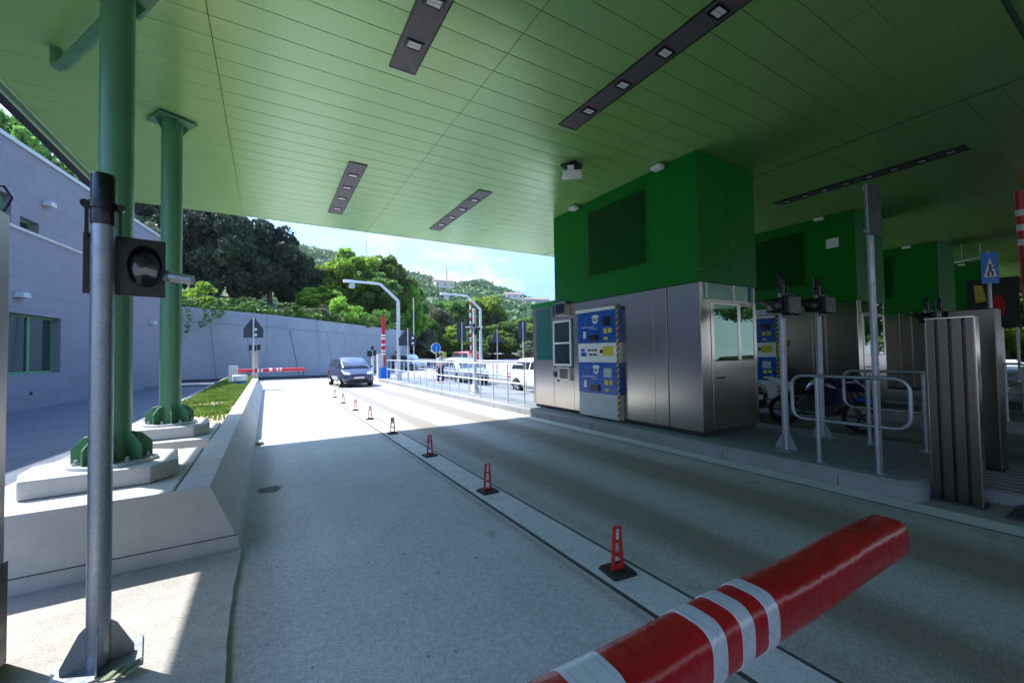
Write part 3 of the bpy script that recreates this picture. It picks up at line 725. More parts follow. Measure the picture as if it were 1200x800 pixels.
# ------------------------------------------------------------------ right island furniture
traffic_light('traffic_light','dark signal on a galvanised pole beside the near end of the first booth',(6.6,3.2,.204),2.6,PI,'traffic lights on poles',.045,.42)
traffic_light('traffic_light','dark signal on a shaded pole on the far side of the first island',(8.02,3.32,.204),2.68,PI,'traffic lights on poles',.045,.42)
traffic_light('traffic_light','dim signal with visors in front of the third booth on the second island',(12.9,3.2,.204),2.6,PI,'traffic lights on poles',.045,.42)
traffic_light('traffic_light','dim signal in front of the third booth, on the far side of the second island',(14.32,3.32,.204),2.68,PI,'traffic lights on poles',.045,.42)

def hoop(x, ya, yb, posts, label, parent_name='hoop_rail'):
    t = thing(parent_name, label, 'handrail', (x,(ya+yb)/2,.204), group='galvanised hoop rails on the islands')
    z0,z1,r = .75,1.33,.14; pth = []
    for cy,cz,a0 in ((yb-r,z1-r,0),(ya+r,z1-r,90),(ya+r,z0+r,180),(yb-r,z0+r,270)):
        for k in range(7):
            a = math.radians(a0+90*k/6); pth.append((x,cy+r*math.cos(a),cz+r*math.sin(a)))
    mb = MB(); mb.tube(pth,.022,12,closed=True); mb.build('hoop', M['galv'], t, world=True, smooth=60)
    for py in posts:
        mb = MB(); mb.cyl((x,py,.21),(x,py,z1-.02),.026,n=16); p = mb.build('post', M['galv'], t, world=True)
        mb = MB(); mb.cyl((x,py,.204),(x,py,.214),.085,n=20); mb.cyl((x,py,.214),(x,py,.235),.034,n=16); mb.build('foot_plate', M['galv'], t, world=True)
    return t
hoop(6.25,1.71,2.93,(2.02,2.63),'near hoop handrail with two posts at the kerb of the first island')
hoop(8.03,1.75,3.0,(2.05,2.69),'hoop handrail behind the near one, on the far side of the first island')
hoop(12.55,1.71,2.93,(2.02,2.63),'hoop handrail on the second island, behind the slotted cabinet')

ts = thing('sign_post','tall galvanised post with a narrow sign seen from its back','sign',(6.37,2.05,.204))
mb = MB(); mb.cyl((0,0,.01),(0,0,3.5),.035,n=20); mb.build('post', M['galv'], ts)
mb = MB(); mb.cbox((0,0,.006),(.28,.2,.012)); mb.build('base_plate', M['galv'], ts, smooth=0)
mb = MB(); mb.cbox((-.02,-.045,3.17),(.34,.008,.62),-.12); mb.build('sign_board', M['sign_back'], ts, smooth=0, bevel=.003)
mb = MB()
for s in (-1,1): mb.cbox((-.02+s*.15,-.03,3.17),(.03,.022,.6),-.12); 
for z in (2.9,3.42): mb.cbox((-.02,-.02,z),(.3,.02,.035),-.12)
mb.build('sign_frame', M['galv'], ts, smooth=0)

def slotcab(x, y, z, label, grp='slotted stainless cabinets on the islands'):
    t = thing('slotted_cabinet', label, 'cabinet', (x,y,z), group=grp)
    # local: face looks to -x, spans y 0..0.35
    H = 2.0 - z
    for k,(a,b) in enumerate(((0,.06),(.085,.165),(.19,.27),(.295,.36))):
        mb = MB(); mb.box(0,.03,a,b,.02,H); mb.build('face_bar', M['bar_steel'], t, smooth=0, bevel=.004)
    mb = MB(); mb.box(.031,.09,.01,.35,.03,H-.02); mb.build('inner_box', M['black'], t, smooth=0)
    mb = MB(); mb.box(.03,.17,-.012,.0,.02,H); mb.box(.03,.17,.36,.372,.02,H); mb.box(.158,.17,.001,.359,.02,H); mb.build('side_panel', M['steel'], t, smooth=0)
    mb = MB(); mb.box(-.003,.174,-.014,.374,H+.0005,H+.012); mb.build('lid', M['steel'], t, smooth=0)
    mb = MB(); mb.box(-.02,.2,-.03,.39,0,.02); mb.build('foot', M['dark'], t, smooth=0)
    return t
slotcab(6.40,1.235,0,'tall slotted steel cabinet standing in front of the first island, nearest of them')
t2 = thing('plain_cabinet','tall plain steel cabinet just behind the slotted cabinet','cabinet',(8.1,1.5,.115))
mb = MB(); mb.box(7.9,8.2,1.33,1.75,.13,2.17); mb.build('body', M['bar_steel'], t2, world=True, smooth=0, bevel=.01)
mb = MB(); mb.box(7.88,8.22,1.31,1.77,.116,.13); mb.build('foot', M['dark'], t2, world=True, smooth=0)
mb = MB(); mb.box(7.893,7.8995,1.36,1.72,.3,2.0); mb.build('door', M['bar_steel'], t2, world=True, smooth=0)
t3 = thing('plain_cabinet','dim steel cabinet under the blue pedestrian sign','cabinet',(14.2,2.6,.204))
mb = MB(); mb.box(13.9,14.4,2.3,2.9,.21,2.1); mb.build('body', M['steel_dark'], t3, world=True, smooth=0, bevel=.01)
mb = MB(); mb.box(13.89,13.899,2.4,2.8,.4,1.9); mb.build('door', M['steel'], t3, world=True, smooth=0)

# pedestrian sign on the second island
ps = thing('pedestrian_sign','blue pedestrian crossing sign on a post at the right','sign',(12.12,2.08,.204))
mb = MB(); mb.cyl((.13,.04,0),(.13,.04,3.36),.03,n=16); mb.build('post', M['galv'], ps)
mb = MB(); mb.cbox((0,0,3.0),(.26,.012,.6),-.85); mb.build('sign_board', M['blue2'], ps, smooth=0, bevel=.003)
ca, sa = math.cos(-.85), math.sin(-.85)
def onb(u, w, d=-.0085): return (u*ca-d*sa, u*sa+d*ca, 3.0+w)
mb = MB(); mb.add([onb(-.1,-.17),onb(.1,-.17),onb(0,.2)],[(0,1,2)]); mb.build('white_triangle', M['white'], ps, smooth=0, fix=False)
mb = MB()
for (u,w,a,b) in ((0,.06,.022,.022),(0,-.02,.02,.055),(-.03,-.11,.016,.05),(.03,-.11,.016,.05),(.045,0,.03,.012)):
    mb.add([onb(u-a,w-b,-.0105),onb(u+a,w-b,-.0105),onb(u+a,w+b,-.0105),onb(u-a,w+b,-.0105)],[(0,1,2,3)])
mb.build('walking_figure', M['dark'], ps, smooth=0, fix=False)

# dark poster board with red and yellow shapes
pb = thing('poster_board','dark board with red and yellow shapes behind the blue pedestrian sign','board',(25.4,4.35,0))
fx = 25.2
mb = MB(); mb.box(fx+.02,fx+.08,3.6,5.0,2.4,4.4); mb.build('board', M['dark'], pb, world=True, smooth=0)
mb = MB(); mb.cyl((fx+.1,3.7,0),(fx+.1,3.7,2.4),.04); mb.cyl((fx+.1,4.9,0),(fx+.1,4.9,2.4),.04); mb.build('leg', M['galv'], pb, world=True)
mb = MB(); mb.prism_ax([(4.45,3.5),(4.75,3.45),(4.8,4.2),(4.55,4.15)],fx,fx+.02,'x'); mb.build('yellow_shape', plain('poster ochre',(.5,.36,.06),.5), pb, world=True, smooth=0)
mb = MB(); mb.prism_ax([(4.0,2.9),(4.25,2.75),(4.55,2.9),(4.5,3.2),(4.3,3.1),(4.25,3.75),(4.05,3.7),(3.95,3.3)],fx-.002,fx+.02,'x'); mb.build('red_shape', M['red'], pb, world=True, smooth=0)
# white pipe added for a bright line below the ceiling
mb = MB(); mb.cyl((20.1,4.25,4.52),(20.9,3.7,4.72),.03,n=12); mb.cyl((20.3,4.1,4.55),(20.3,4.1,ZC),.01,n=6); mb.cyl((20.8,3.77,4.68),(20.8,3.77,ZC),.01,n=6)
tag(mb.build('bright_line_tube', M['white']),'pale thin tube added for a bright line near the blue pedestrian sign','lamp')
# raised red and white boom at the right edge
rb = thing('raised_boom','raised red and white boom cut by the right edge of the picture','barrier boom',(14.25,1.97,.0))
mb = MB(); mb.cyl((.62,0,1.1),(0,0,5.08),.075,n=12); mb.build('boom', M['red_far'], rb)
for z in (4.62,4.3,3.98):
    mb = MB(); xx=lambda q:.62*(5.08-q)/3.98
    mb.cyl((xx(z-.07),0,z-.07),(xx(z+.07),0,z+.07),.077,n=12); mb.build('white_band', M['white'], rb)
mb = MB(); mb.cbox((.7,0,.6),(.35,.35,1.2)); mb.build('housing', M['steel_dark'], rb, smooth=0, bevel=.01)

# ------------------------------------------------------------------ big red boom in front
bo = thing('barrier_boom','big glossy red lane boom with white reflective bands in the foreground','barrier boom',(-1.25,.57,0))
by = .57
def boomring(x, z, r, n=40):
    out = []
    for k in range(n):
        a = 2*PI*k/n; c, s = math.cos(a), math.sin(a)
        e = .62; out.append((x, by+.92*r*math.copysign(abs(c)**e,c), z+r*math.copysign(abs(s)**e,s)))
    return out
def boomseg(name, x0, x1, mat, grow=0, endcap=False, steps=14):
    mb = MB(); n=40; rings=[]
    for i in range(steps+1):
        x = x0+(x1-x0)*i/steps; z = 1.078-.012*(x-.4)+.003*math.sin(x*9); r = .064+grow
        rings.append(boomring(x,z,r))
    if endcap:
        z = 1.078-.012*(x1-.4)
        for dx,f in ((.012,.97),(.022,.88),(.026,.7)): rings.append(boomring(x1+dx,z,(.064+grow)*f))
    vs = [v for R in rings for v in R]; fs=[]
    for i in range(len(rings)-1):
        for k in range(n): fs.append((i*n+k,i*n+(k+1)%n,(i+1)*n+(k+1)%n,(i+1)*n+k))
    fs.append(tuple(range(n-1,-1,-1))); fs.append(tuple((len(rings)-1)*n+k for k in range(n)))
    mb.add(vs,fs); return mb.build(name, mat, bo, world=True, smooth=50)
boomseg('boom', -1.1, 1.80, M['boom_red'], 0, True, 60)
for (a,b) in ((.44,.53),(.755,.80),(.855,.90),(.955,1.0)): boomseg('reflective_band', a, b, M['tape'], .0018, False, 3)
mb = MB(); mb.box(-1.42,-1.1,.38,.76,.0,1.25); mb.build('housing', M['steel'], bo, world=True, smooth=0, bevel=.01)

# ------------------------------------------------------------------ railing along the first island, lamp posts, poles, far signs
def railing(x0,x1,y0,y1,n,label,zb=.204,h=1.16):
    t = thing('railing', label, 'railing', ((x0+x1)/2,(y0+y1)/2,zb), group='pale steel railings along the islands')
    for z in (h,h*.52): 
        mb = MB(); mb.cyl((x0,y0,zb+z),(x1,y1,zb+z),.024,n=10); mb.build('rail', M['rail'], t, world=True)
    for k in range(n):
        f = k/(n-1); x,y = x0+(x1-x0)*f, y0+(y1-y0)*f
        mb = MB(); mb.cyl((x,y,zb),(x,y,zb+h-.02),.022,n=10); mb.cyl((x,y,zb),(x,y,zb+.012),.06,n=10); mb.build('post', M['rail'], t, world=True)
M['rail'] = plain('pale galvanised rail', (.62,.63,.64), .4, .3, var=.05)
railing(6.24,6.4,9.85,26.0,18,'pale steel railing along the left edge of the first island beyond the booth')
railing(8.25,8.25,10.6,25.5,14,'pale steel railing along the right edge of the first island beyond the booth')

def lamp_post(x,y,label):
    t = thing('street_lamp', label, 'street lamp', (x,y,.204), group='bent steel lamp posts between the lanes')
    mb = MB(); pth=[(0,0,0),(0,0,4.6),(-.04,0,4.72),(-.98,0,5.56),(-1.12,0,5.62),(-2.95,0,5.66)]
    mb.tube(pth,[.105,.095,.09,.075,.07,.055],14); mb.build('pole', M['rail'], t)
    mb = MB(); mb.prism_ax([(-3.05,5.58),(-2.4,5.58),(-2.4,5.63),(-2.55,5.72),(-3.05,5.72)],-.13,.13,'y'); mb.build('lamp_head', M['white'], t, smooth=0, bevel=.02)
    mb = MB(); mb.box(-2.75,-2.45,-.1,.1,5.28,5.575); mb.build('floodlight', M['grey_panel'], t, smooth=0, bevel=.03)
    mb = MB(); mb.cbox((0,0,.2),(.3,.3,.4)); mb.build('base', M['rail'], t, smooth=0, bevel=.02)
lamp_post(6.68,24.4,'bent steel lamp post reaching over the lane near the raised red boom')
lamp_post(13.3,26.8,'bent steel lamp post farther right against the wooded hill')

cp = thing('camera_pole','slender pale pole with a bundle of cameras and a flared foot on the first island','pole',(6.72,14.05,.204))
mb = MB(); mb.cyl((0,0,.0),(0,0,3.2),.075,.06,n=16); mb.build('pole', M['rail'], cp)
mb = MB(); mb.lathe([(.22,0),(.2,.03),(.09,.36),(.075,.42)],12); mb.build('foot', M['rail'], cp)
mb = MB(); mb.cbox((-.1,0,2.55),(.1,.25,.12),.3); mb.cbox((.12,-.03,2.42),(.16,.12,.1),.3); mb.cbox((0,-.09,2.3),(.1,.1,.22)); mb.build('camera_cluster', M['navy'], cp, smooth=0, bevel=.01)
mb = MB(); mb.cyl((-.35,0,2.48),(.35,0,2.48),.02,n=8); mb.build('crossbar', M['white'], cp)

def sign(name,label,x,y,H,shape,c,w,h,mat,zb=0,arms=None,r=.03,grp=None,cat='sign'):
    t = thing(name,label,cat,(x,y,zb),group=grp)
    mb = MB(); mb.cyl((0,-.05,0),(0,-.05,H),r,n=10); mb.build('post', M['rail'], t)
    mb = MB()
    if shape == 'rect': mb.box(-w/2,w/2,-.01,.01,c-h/2,c+h/2)
    elif shape == 'tri': mb.prism_ax([(-w/2,c-h/2),(w/2,c-h/2),(0,c+h/2)],-.01,.01,'y')
    elif shape == 'house': mb.prism_ax([(-w/2,c-h/2),(w/2,c-h/2),(w/2,c-.05*h),(.06*w,c+h/2),(-.06*w,c+h/2),(-w/2,c-.05*h)],-.01,.01,'y')
    elif shape == 'round': mb.cyl((0,-.01,c),(0,.01,c),w/2,n=28)
    mb.build('board', mat, t, smooth=30)
    return t
sg = 'dark backs of road signs beyond the booth'
hs = sign('road_sign','dark house shaped sign back with two white lamps over the left island',-.62,24.7,3.5,'house',2.98,.86,1.02,M['sign_back'],grp=sg,zb=.2,r=.035)
for z in (2.9,2.62): mb = MB(); mb.cyl((.1,-.05,z),(.1,-.02,z),.06,n=12); mb.build('lamp', M['white'], hs)
hs = sign('road_sign','dark triangular sign back with two white lamps beside the lamp post',6.95,23.5,3.0,'house',2.5,1.0,1.0,M['sign_back'],grp=sg,zb=.2,r=.035)
for z in (2.45,2.15): mb = MB(); mb.cyl((.3,-.05,z),(.3,-.02,z),.07,n=12); mb.build('lamp', M['white'], hs)
sign('road_sign','tall dark rectangular sign back on a thin post left of the second lamp post',11.45,26,3.85,'rect',3.2,.72,1.3,M['sign_back'],grp=sg)
sign('road_sign','dark triangle sign back on a thin post between the two rectangular ones',14.2,26,3.4,'tri',2.95,1.15,1.0,M['sign_back'],grp=sg)
sign('road_sign','tall dark rectangular sign back nearest the green booth edge',16.4,26,4.0,'rect',3.4,.7,1.35,M['sign_back'],grp=sg)
bs = sign('blue_sign','round blue road sign beyond the railing',9.6,26,2.2,'round',2.1,.6,.6,M['blue2'])
mb = MB(); mb.lathe([(.30,-.014),(.325,-.014),(.325,.014),(.30,.014)],28,'y',(0,0,2.1)); mb.build('rim', M['white'], bs)
ys_ = sign('yellow_sign','small yellow notice below the round blue sign',9.95,25.6,1.75,'rect',1.55,.42,.5,M['yellow'])
mb = MB(); mb.box(-.13,.1,-.016,-.0105,1.5,1.56); mb.box(-.08,.14,-.016,-.0105,1.62,1.66); mb.build('dark_marks', M['dark'], ys_, smooth=0)
# striped slim pole behind the rectangular sign
sp = thing('striped_pole','slim red and white striped pole left of the second lamp post','pole',(11.9,25.5,0))
mb = MB(); mb.cyl((0,0,0),(0,0,5.4),.05,n=10); mb.build('pole', M['white'], sp)
for k in range(9): mb = MB(); mb.cyl((0,0,.6+k*.55),(0,0,.85+k*.55),.052,n=10); mb.build('red_band', M['red_far'], sp)
# thin aerial pole
mb = MB(); mb.cyl((7.95,25.5,.2),(7.95,25.5,5.3),.03,n=8); tag(mb.build('thin_pole', M['rail']),'thin grey pole standing right of the first lamp post','pole')

# far boom over the left lane
fb = thing('far_boom','lowered red and white boom far away across the left lane','barrier boom',(-.55,24.9,.2))
mb = MB(); mb.cyl((-.75,0,.8),(2.28,0,.79),.085,n=14); mb.build('boom', M['red_far'], fb)
for (a,b) in ((.1,.18),(.26,.34),(.62,.76),(.95,1.03),(1.1,1.18)): mb = MB(); mb.cyl((a,0,.8),(b,0,.8),.088,n=14); mb.build('white_band', M['white'], fb)
mb = MB(); mb.cyl((2.2,0,.79),(2.2,0,.45),.02,n=8); mb.build('boom_leg', M['dark'], fb)
mb = MB(); mb.cbox((-.02,.12,.95),(.3,.22,1.7)); mb.build('housing', plain('warm steel',(.5,.44,.36),.4,.6), fb, smooth=0, bevel=.02)
mb = MB(); mb.cbox((-.02,0,1.95),(.14,.14,.3)); mb.cbox((.16,-.05,1.98),(.16,.16,.3)); mb.cbox((-.2,-.05,1.98),(.12,.16,.3)); mb.build('signal_head', M['black'], fb, smooth=0, bevel=.03)
# ribbed white box and small tank on the verge
rbx = thing('meter_box','white ribbed box standing at the far end of the grass verge','box',(-1.55,26.2,.3))
mb = MB()
for k in range(4): mb.box(-.2+k*.105,-.12+k*.105,-.1,.1,0,.95)
mb.build('ribs', M['white'], rbx, smooth=0); mb = MB(); mb.box(-.19,.2,-.07,.07,.02,.93); mb.build('core', M['grey_panel'], rbx, smooth=0)
tk = thing('plastic_tank','small white and blue tank beside the far lowered boom','tank',(-1.2,24.8,.3))
mb = MB(); mb.lathe([(.01,.5),(.3,.5),(.33,.46),(.33,.22),(.3,.2)],20); mb.build('lid', M['white'], tk); mb = MB(); mb.lathe([(.26,0),(.27,.199),(.01,.199)],20); mb.build('tub', M['blue2'], tk)

# far raised boom with housing
vb = thing('raised_boom','raised red and white boom with pale housing beside the oncoming car','barrier boom',(6.45,27.1,.0))
mb = MB(); mb.cyl((0,0,1.0),(0,0,4.2),.115,n=14); mb.build('boom', M['red_far'], vb)
for z in (1.75,1.95,2.35,2.75,2.95): mb = MB(); mb.cyl((0,0,z-.06),(0,0,z+.06),.118,n=14); mb.build('white_band', M['white'], vb)
mb = MB(); mb.cbox((-.22,.05,.95),(.36,.36,1.55)); mb.build('housing', plain('pale warm housing',(.62,.55,.5),.4), vb, smooth=0, bevel=.03)
mb = MB(); mb.cbox((.02,-.25,.5),(.62,.2,.75)); mb.build('blue_panel', M['blue2'], vb, smooth=0, bevel=.02)
def mini_signal(x,y,H,label):
    t = thing('small_signal', label, 'traffic light', (x,y,.0), group='small far signals by the retaining wall')
    mb = MB(); mb.cyl((0,0,0),(0,0,H-.3),.09,n=10); mb.build('pole', M['rail'], t)
    mb = MB(); mb.cyl((0,0,H-.3),(0,0,H),.1,n=10); mb.cbox((-.2,-.05,H-.55),(.34,.2,.42)); mb.cbox((.14,-.05,H-.5),(.2,.2,.42)); mb.build('signal_head', M['black'], t, smooth=30, bevel=.02)
mini_signal(6.55,30.9,2.35,'small dark signal on a pale pole between the car and the raised boom')
mini_signal(7.6,28.2,2.0,'small dark signal half hidden behind the first lamp post')

# ------------------------------------------------------------------ cars
def car(name,label,cat,loc,rz,paint,L=4.3,W=1.72,H=1.5,hood=.95,hoodlen=.95,belt=.93,ws=.75,rear=.45,group=None,boot=0.0,wheel=.31):
    """front towards -y"""
    t = thing(name,label,cat,loc,rz,group); w=W/2; y0=-L/2; y1=L/2
    # lower body: stations from front to rear
    yc = y0+hoodlen
    st = [(y0,.38,.62,.62),(y0+.06,.26,.70,.80),(y0+.28,.21,.80,.93),(y0+hoodlen*.6,.2,hood-.09,.985),(yc,.2,hood,1.0),(0,.2,belt+.02,1.0),(y1-.9,.2,belt+.04,1.0),(y1-.35,.22,belt+.03,.96),(y1-.06,.3,belt-.03,.86),(y1,.42,belt-.25,.76)]
    rings=[]
    for (y,zl,zt,f) in st:
        ww = w*f; m = (zl+zt)/2
        half = [(ww*.80,zl),(ww*.96,zl+.10),(ww,m-.05),(ww*.99,m+.10),(ww*.955,zt-.045),(ww*.90,zt)]
        ring = [(x,y,z) for x,z in half]+[(ww*.45,y,zt+.022),(0,y,zt+.03),(-ww*.45,y,zt+.022)]+[(-x,y,z) for x,z in reversed(half)]
        rings.append(ring)
    n=len(rings[0]); vs=[v for r in rings for v in r]; fs=[]
    for i in range(len(rings)-1):
        for k in range(n): fs.append((i*n+k,i*n+(k+1)%n,(i+1)*n+(k+1)%n,(i+1)*n+k))
    fs.append(tuple(range(n-1,-1,-1))); fs.append(tuple((len(rings)-1)*n+k for k in range(n)))
    mb=MB(); mb.add(vs,fs); body=mb.build('body',paint,t,smooth=55); s=body.modifiers.new('sub','SUBSURF'); s.levels=1; s.render_levels=2
    # cabin
    a0,a1 = yc-.05, yc+ws; b1 = y1-.12-boot; b0 = b1-rear
    def sec(y,z0,z1,wb,wr): return [(wb,y,z0),(wr+.03,y,z1-.09),(wr-.06,y,z1-.01),(0,y,z1+.02),(-wr+.06,y,z1-.01),(-wr-.03,y,z1-.09),(-wb,y,z0)]
    wb = w*.93; wr = w*.74; zb = belt-.02
    cab=[sec(a0,zb,zb+.10,wb*.98,wb*.86),sec(a1,zb,H-.03,wb,wr),sec((a1+b0)/2,zb,H,wb,wr),sec(b0,zb,H-.04,wb,wr*.98),sec(b1,zb,zb+.16,wb*.96,wb*.84)]
    n=7; vs=[v for r in cab for v in r]; fs=[]
    for i in range(4):
        for k in range(n-1): fs.append((i*n+k,i*n+k+1,(i+1)*n+k+1,(i+1)*n+k))
    fs.append(tuple(range(n-1,-1,-1))); fs.append(tuple(4*n+k for k in range(n)))
    mb=MB(); mb.add(vs,fs); mb.build('cabin',paint,t,smooth=50,bevel=.02)
    def lerp(a,b,f): return tuple(a[i]+(b[i]-a[i])*f for i in range(3))
    def patch(q,u0,u1,v0,v1,off):
        A,B,C_,D=q; nrm=(Vector(B)-Vector(A)).cross(Vector(D)-Vector(A)).normalized()*off
        def p(u,v): return tuple(Vector(lerp(lerp(A,B,u),lerp(D,C_,u),v))+nrm)
        return [p(u0,v0),p(u1,v0),p(u1,v1),p(u0,v1)]
    def out(q,off,c):
        m=sum((Vector(x) for x in q),Vector())/4; nr=(Vector(q[1])-Vector(q[0])).cross(Vector(q[3])-Vector(q[0])).normalized()
        if nr.dot(m-Vector(c))<0: nr=-nr
        return [tuple(Vector(x)+nr*off) for x in q]
    ctr=(0,(a1+b0)/2,(zb+H)/2)
    def glassq(q,nm): 
        mb=MB(); mb.add(out(q,.012,ctr),[(0,1,2,3)]); mb.build(nm,M['glass_car'],t,smooth=0,fix=False)
    f=[cab[0][6],cab[0][0],cab[1][0],cab[1][6]]
    ff=[(-wb*.84,a0+.05,zb+.14),(wb*.84,a0+.05,zb+.14),(wr*.90,a1-.01,H-.08),(-wr*.90,a1-.01,H-.08)]; glassq(ff,'windscreen')
    rr=[(-wb*.80,b1-.02,zb+.2),(wb*.80,b1-.02,zb+.2),(wr*.86,b0+.03,H-.10),(-wr*.86,b0+.03,H-.10)]; glassq(rr,'rear_window')
    for sg_ in (-1,1):
        for (ya,yb,tr) in ((a0+.42,(a1+b0)/2-.04,(a1+.08)),((a1+b0)/2+.04,b0+.02,None),(b0+.10,b1-.16,None)):
            def X_(z): return sg_*(wb+(wr+.03-wb)*((z-zb)/(H-.1-zb)))
            zt=H-.13; z0=zb+.06
            if tr: q=[(X_(z0),ya,z0),(X_(z0),yb,z0),(X_(zt),yb,zt),(X_(zt),tr,zt)]
            elif ya>b0+.05: q=[(X_(z0),ya-.04,z0),(X_(z0),yb,z0),(X_(zb+.2),yb-.06,zb+.2),(X_(zt-.03),ya-.04,zt-.05)]
            else: q=[(X_(z0),ya,z0),(X_(z0),yb,z0),(X_(zt),yb-.02,zt),(X_(zt),ya,zt)]
            glassq(q,'side_window')
    # wheels
    for sx in (-1,1):
        for yy in (y0+.78,y1-.78):
            c=(sx*(w-.09),yy,wheel); mb=MB()
            mb.lathe([(wheel*.62,-.1),(wheel*.95,-.1),(wheel,-.06),(wheel,.06),(wheel*.95,.1),(wheel*.62,.1)],24,'x',c); wl=mb.build('wheel',M['rubber'],t)
            mb=MB(); xo=sx*.085; mb.lathe([(wheel*.63,xo-.01*sx),(wheel*.58,xo+.012*sx),(wheel*.53,xo)],24,'x',c)
            for k in range(5):
                a=2*PI*k/5; d=(math.cos(a),math.sin(a)); mb.tube([(c[0]+xo,c[1],c[2]),(c[0]+xo,c[1]+d[0]*wheel*.58,c[2]+d[1]*wheel*.58)],.032,6)
            mb.cyl((c[0]+xo-.02*sx,c[1],c[2]),(c[0]+xo+.02*sx,c[1],c[2]),.06,n=12); mb.build('rim',M['chrome'],wl)
            mb=MB(); n_=16; vs=[]
            for rr_ in (wheel+.015,wheel+.065):
                for k in range(n_+1):
                    a=PI*k/n_; vs.append((sx*(w+.006),yy+rr_*math.cos(a),wheel+rr_*math.sin(a)*.95))
            mb.add(vs,[(k,k+1,n_+2+k,n_+1+k) for k in range(n_)]); ar=mb.build('wheel_arch',M['rubber'],t,smooth=0,fix=False); so=ar.modifiers.new('solid','SOLIDIFY'); so.thickness=.02; so.offset=0
    # front details
    for sx in (-1,1):
        mb=MB(); mb.add([(sx*w*.50,y0+.0,.68),(sx*w*.86,y0+.13,.70),(sx*w*.93,y0+.34,.84),(sx*w*.55,y0+.2,.80),(sx*w*.50,y0+.1,.66),(sx*w*.82,y0+.2,.66),(sx*w*.88,y0+.38,.78),(sx*w*.55,y0+.26,.74)],[(0,1,2,3),(7,6,5,4),(0,4,5,1),(1,5,6,2),(2,6,7,3),(3,7,4,0)]); mb.build('headlight',M['headlamp'],t,smooth=0,bevel=.015)
        mb=MB(); mb.cbox((sx*w*.86,y1-.05,.72),(.16,.10,.2)); mb.build('tail_light',M['red'],t,smooth=0,bevel=.02)
        mb=MB(); mb.cbox((sx*(w+.07),a0+.38,belt+.06),(.16,.12,.13)); mb.build('mirror',paint,t,smooth=0,bevel=.04)
        mb=MB(); mb.box(sx*w*1.005-.004,sx*w*1.005+.004,a0+.75,a0+.9,.76,.785); mb.build('door_handle',M['dark'],t,smooth=0)
    mb=MB(); mb.box(-w*.55,w*.55,y0-.022,y0+.1,.32,.44); mb.build('lower_grille',M['black'],t,smooth=0,bevel=.02)
    mb=MB(); mb.box(-w*.40,w*.40,y0-.014,y0+.1,.585,.655); mb.build('grille',M['black'],t,smooth=0,bevel=.015)
    mb=MB(); mb.box(-.26,.26,y0-.034,y0-.024,.46,.57); mb.build('number_plate',M['plate_white'],t,smooth=0)
    mb=MB(); mb.box(-w*.78,w*.78,y0-.006,y0+.1,.22,.3); mb.build('bumper_lip',M['dark'],t,smooth=0,bevel=.02)
    mb=MB(); mb.box(-.26,.26,y1+.004,y1+.014,.55,.66); mb.build('number_plate',M['plate_white'],t,smooth=0)
    return t
car('parked_car','dark blue people carrier driving towards us in the sunny lane','car',(4.05,25.0,0),.06,M['car_navy'],4.2,1.70,1.60,1.0,.75,1.0,.85,.35)
car('parked_car','white car half hidden behind the left edge of the green booth','car',(9.75,13.2,0),0,M['car_white'],4.4,1.75,1.5,1.0,1.0,.98,.7,.5)
car('parked_car','silver blue car behind the railing near the person','car',(9.6,21.8,0),0,M['car_silver'],4.2,1.72,1.48)
car('parked_car','dark car waiting in the shade between the first and second booths','car',(10.3,7.85,0),0,M['car_black'],4.4,1.76,1.5)
car('parked_car','white car cut by the right edge of the picture','car',(16.2,.45,0),PI,M['car_white'],4.3,1.75,1.45)
car('parked_car','dark blue car whose roof shows behind the white car','car',(17.8,23.0,0),0,M['car_navy'],4.3,1.74,1.5)
car('parked_car','small red car seen beyond the camera pole','car',(16.5,36.0,0),.2,M['car_red'],4.0,1.7,1.9,1.1,.6,1.1,.5,.3)
car('parked_car','dark grey car far off between the lamp post and the blue sign','car',(13.2,44,0),.4,M['car_silver'],4.2,1.7,1.7)

# motorcycle in the shade
M['moto_shade_blue'] = carpaint('dark blue fairing',(.008,.014,.06))  # fairing colour darkened for the shade the motorcycle stands in
mc = thing('motorcycle','blue and white motorcycle waiting in the shaded lane behind the hoop rails','motorcycle',(10.05,4.2,0),0)
for yy,nm in ((.70,'rear'),(-.70,'front')):
    mb=MB(); mb.lathe([(.25,-.06),(.30,-.06),(.32,0),(.30,.06),(.25,.06)],28,'x',(0,yy,.32)); wl=mb.build('wheel',M['rubber'],mc)
    mb=MB(); mb.lathe([(.25,-.03),(.235,-.035),(.235,.035),(.25,.03)],28,'x',(0,yy,.32)); mb.cyl((-.06,yy,.32),(.06,yy,.32),.05,n=12)
    for k in range(5): a=2*PI*k/5; mb.tube([(0,yy,.32),(0,yy+.24*math.cos(a),.32+.24*math.sin(a))],.02,6)
    mb.build('rim',M['dark'],wl)
mb=MB(); mb.prism_ax([(-.35,.3),(.3,.28),(.38,.5),(.2,.72),(-.3,.72),(-.42,.5)],-.17,.17,'y')
mb.v=[(v[1],v[0],v[2]) for v in mb.v]; mb.build('engine',M['dark'],mc,smooth=0,bevel=.04)
mb=MB(); mb.tube([(0,-.42,.82),(0,-.2,.92),(0,.05,.88),(0,.2,.78)],[.10,.17,.16,.09],12); mb.build('tank',M['moto_shade_blue'],mc)
mb=MB(); mb.tube([(0,.1,.84),(0,.4,.80),(0,.62,.86)],[.1,.13,.1],10,flat=.5); mb.build('seat',M['rubber'],mc)
mb=MB(); mb.tube([(0,.5,.82),(0,.75,.93),(0,1.0,1.02)],[.11,.09,.04],10); mb.build('tail',M['white'],mc)
mb=MB(); mb.tube([(0,-.82,.86),(0,-.66,1.0),(0,-.46,.98),(0,-.4,.78)],[.08,.2,.2,.1],12); mb.build('fairing',M['moto_shade_blue'],mc)
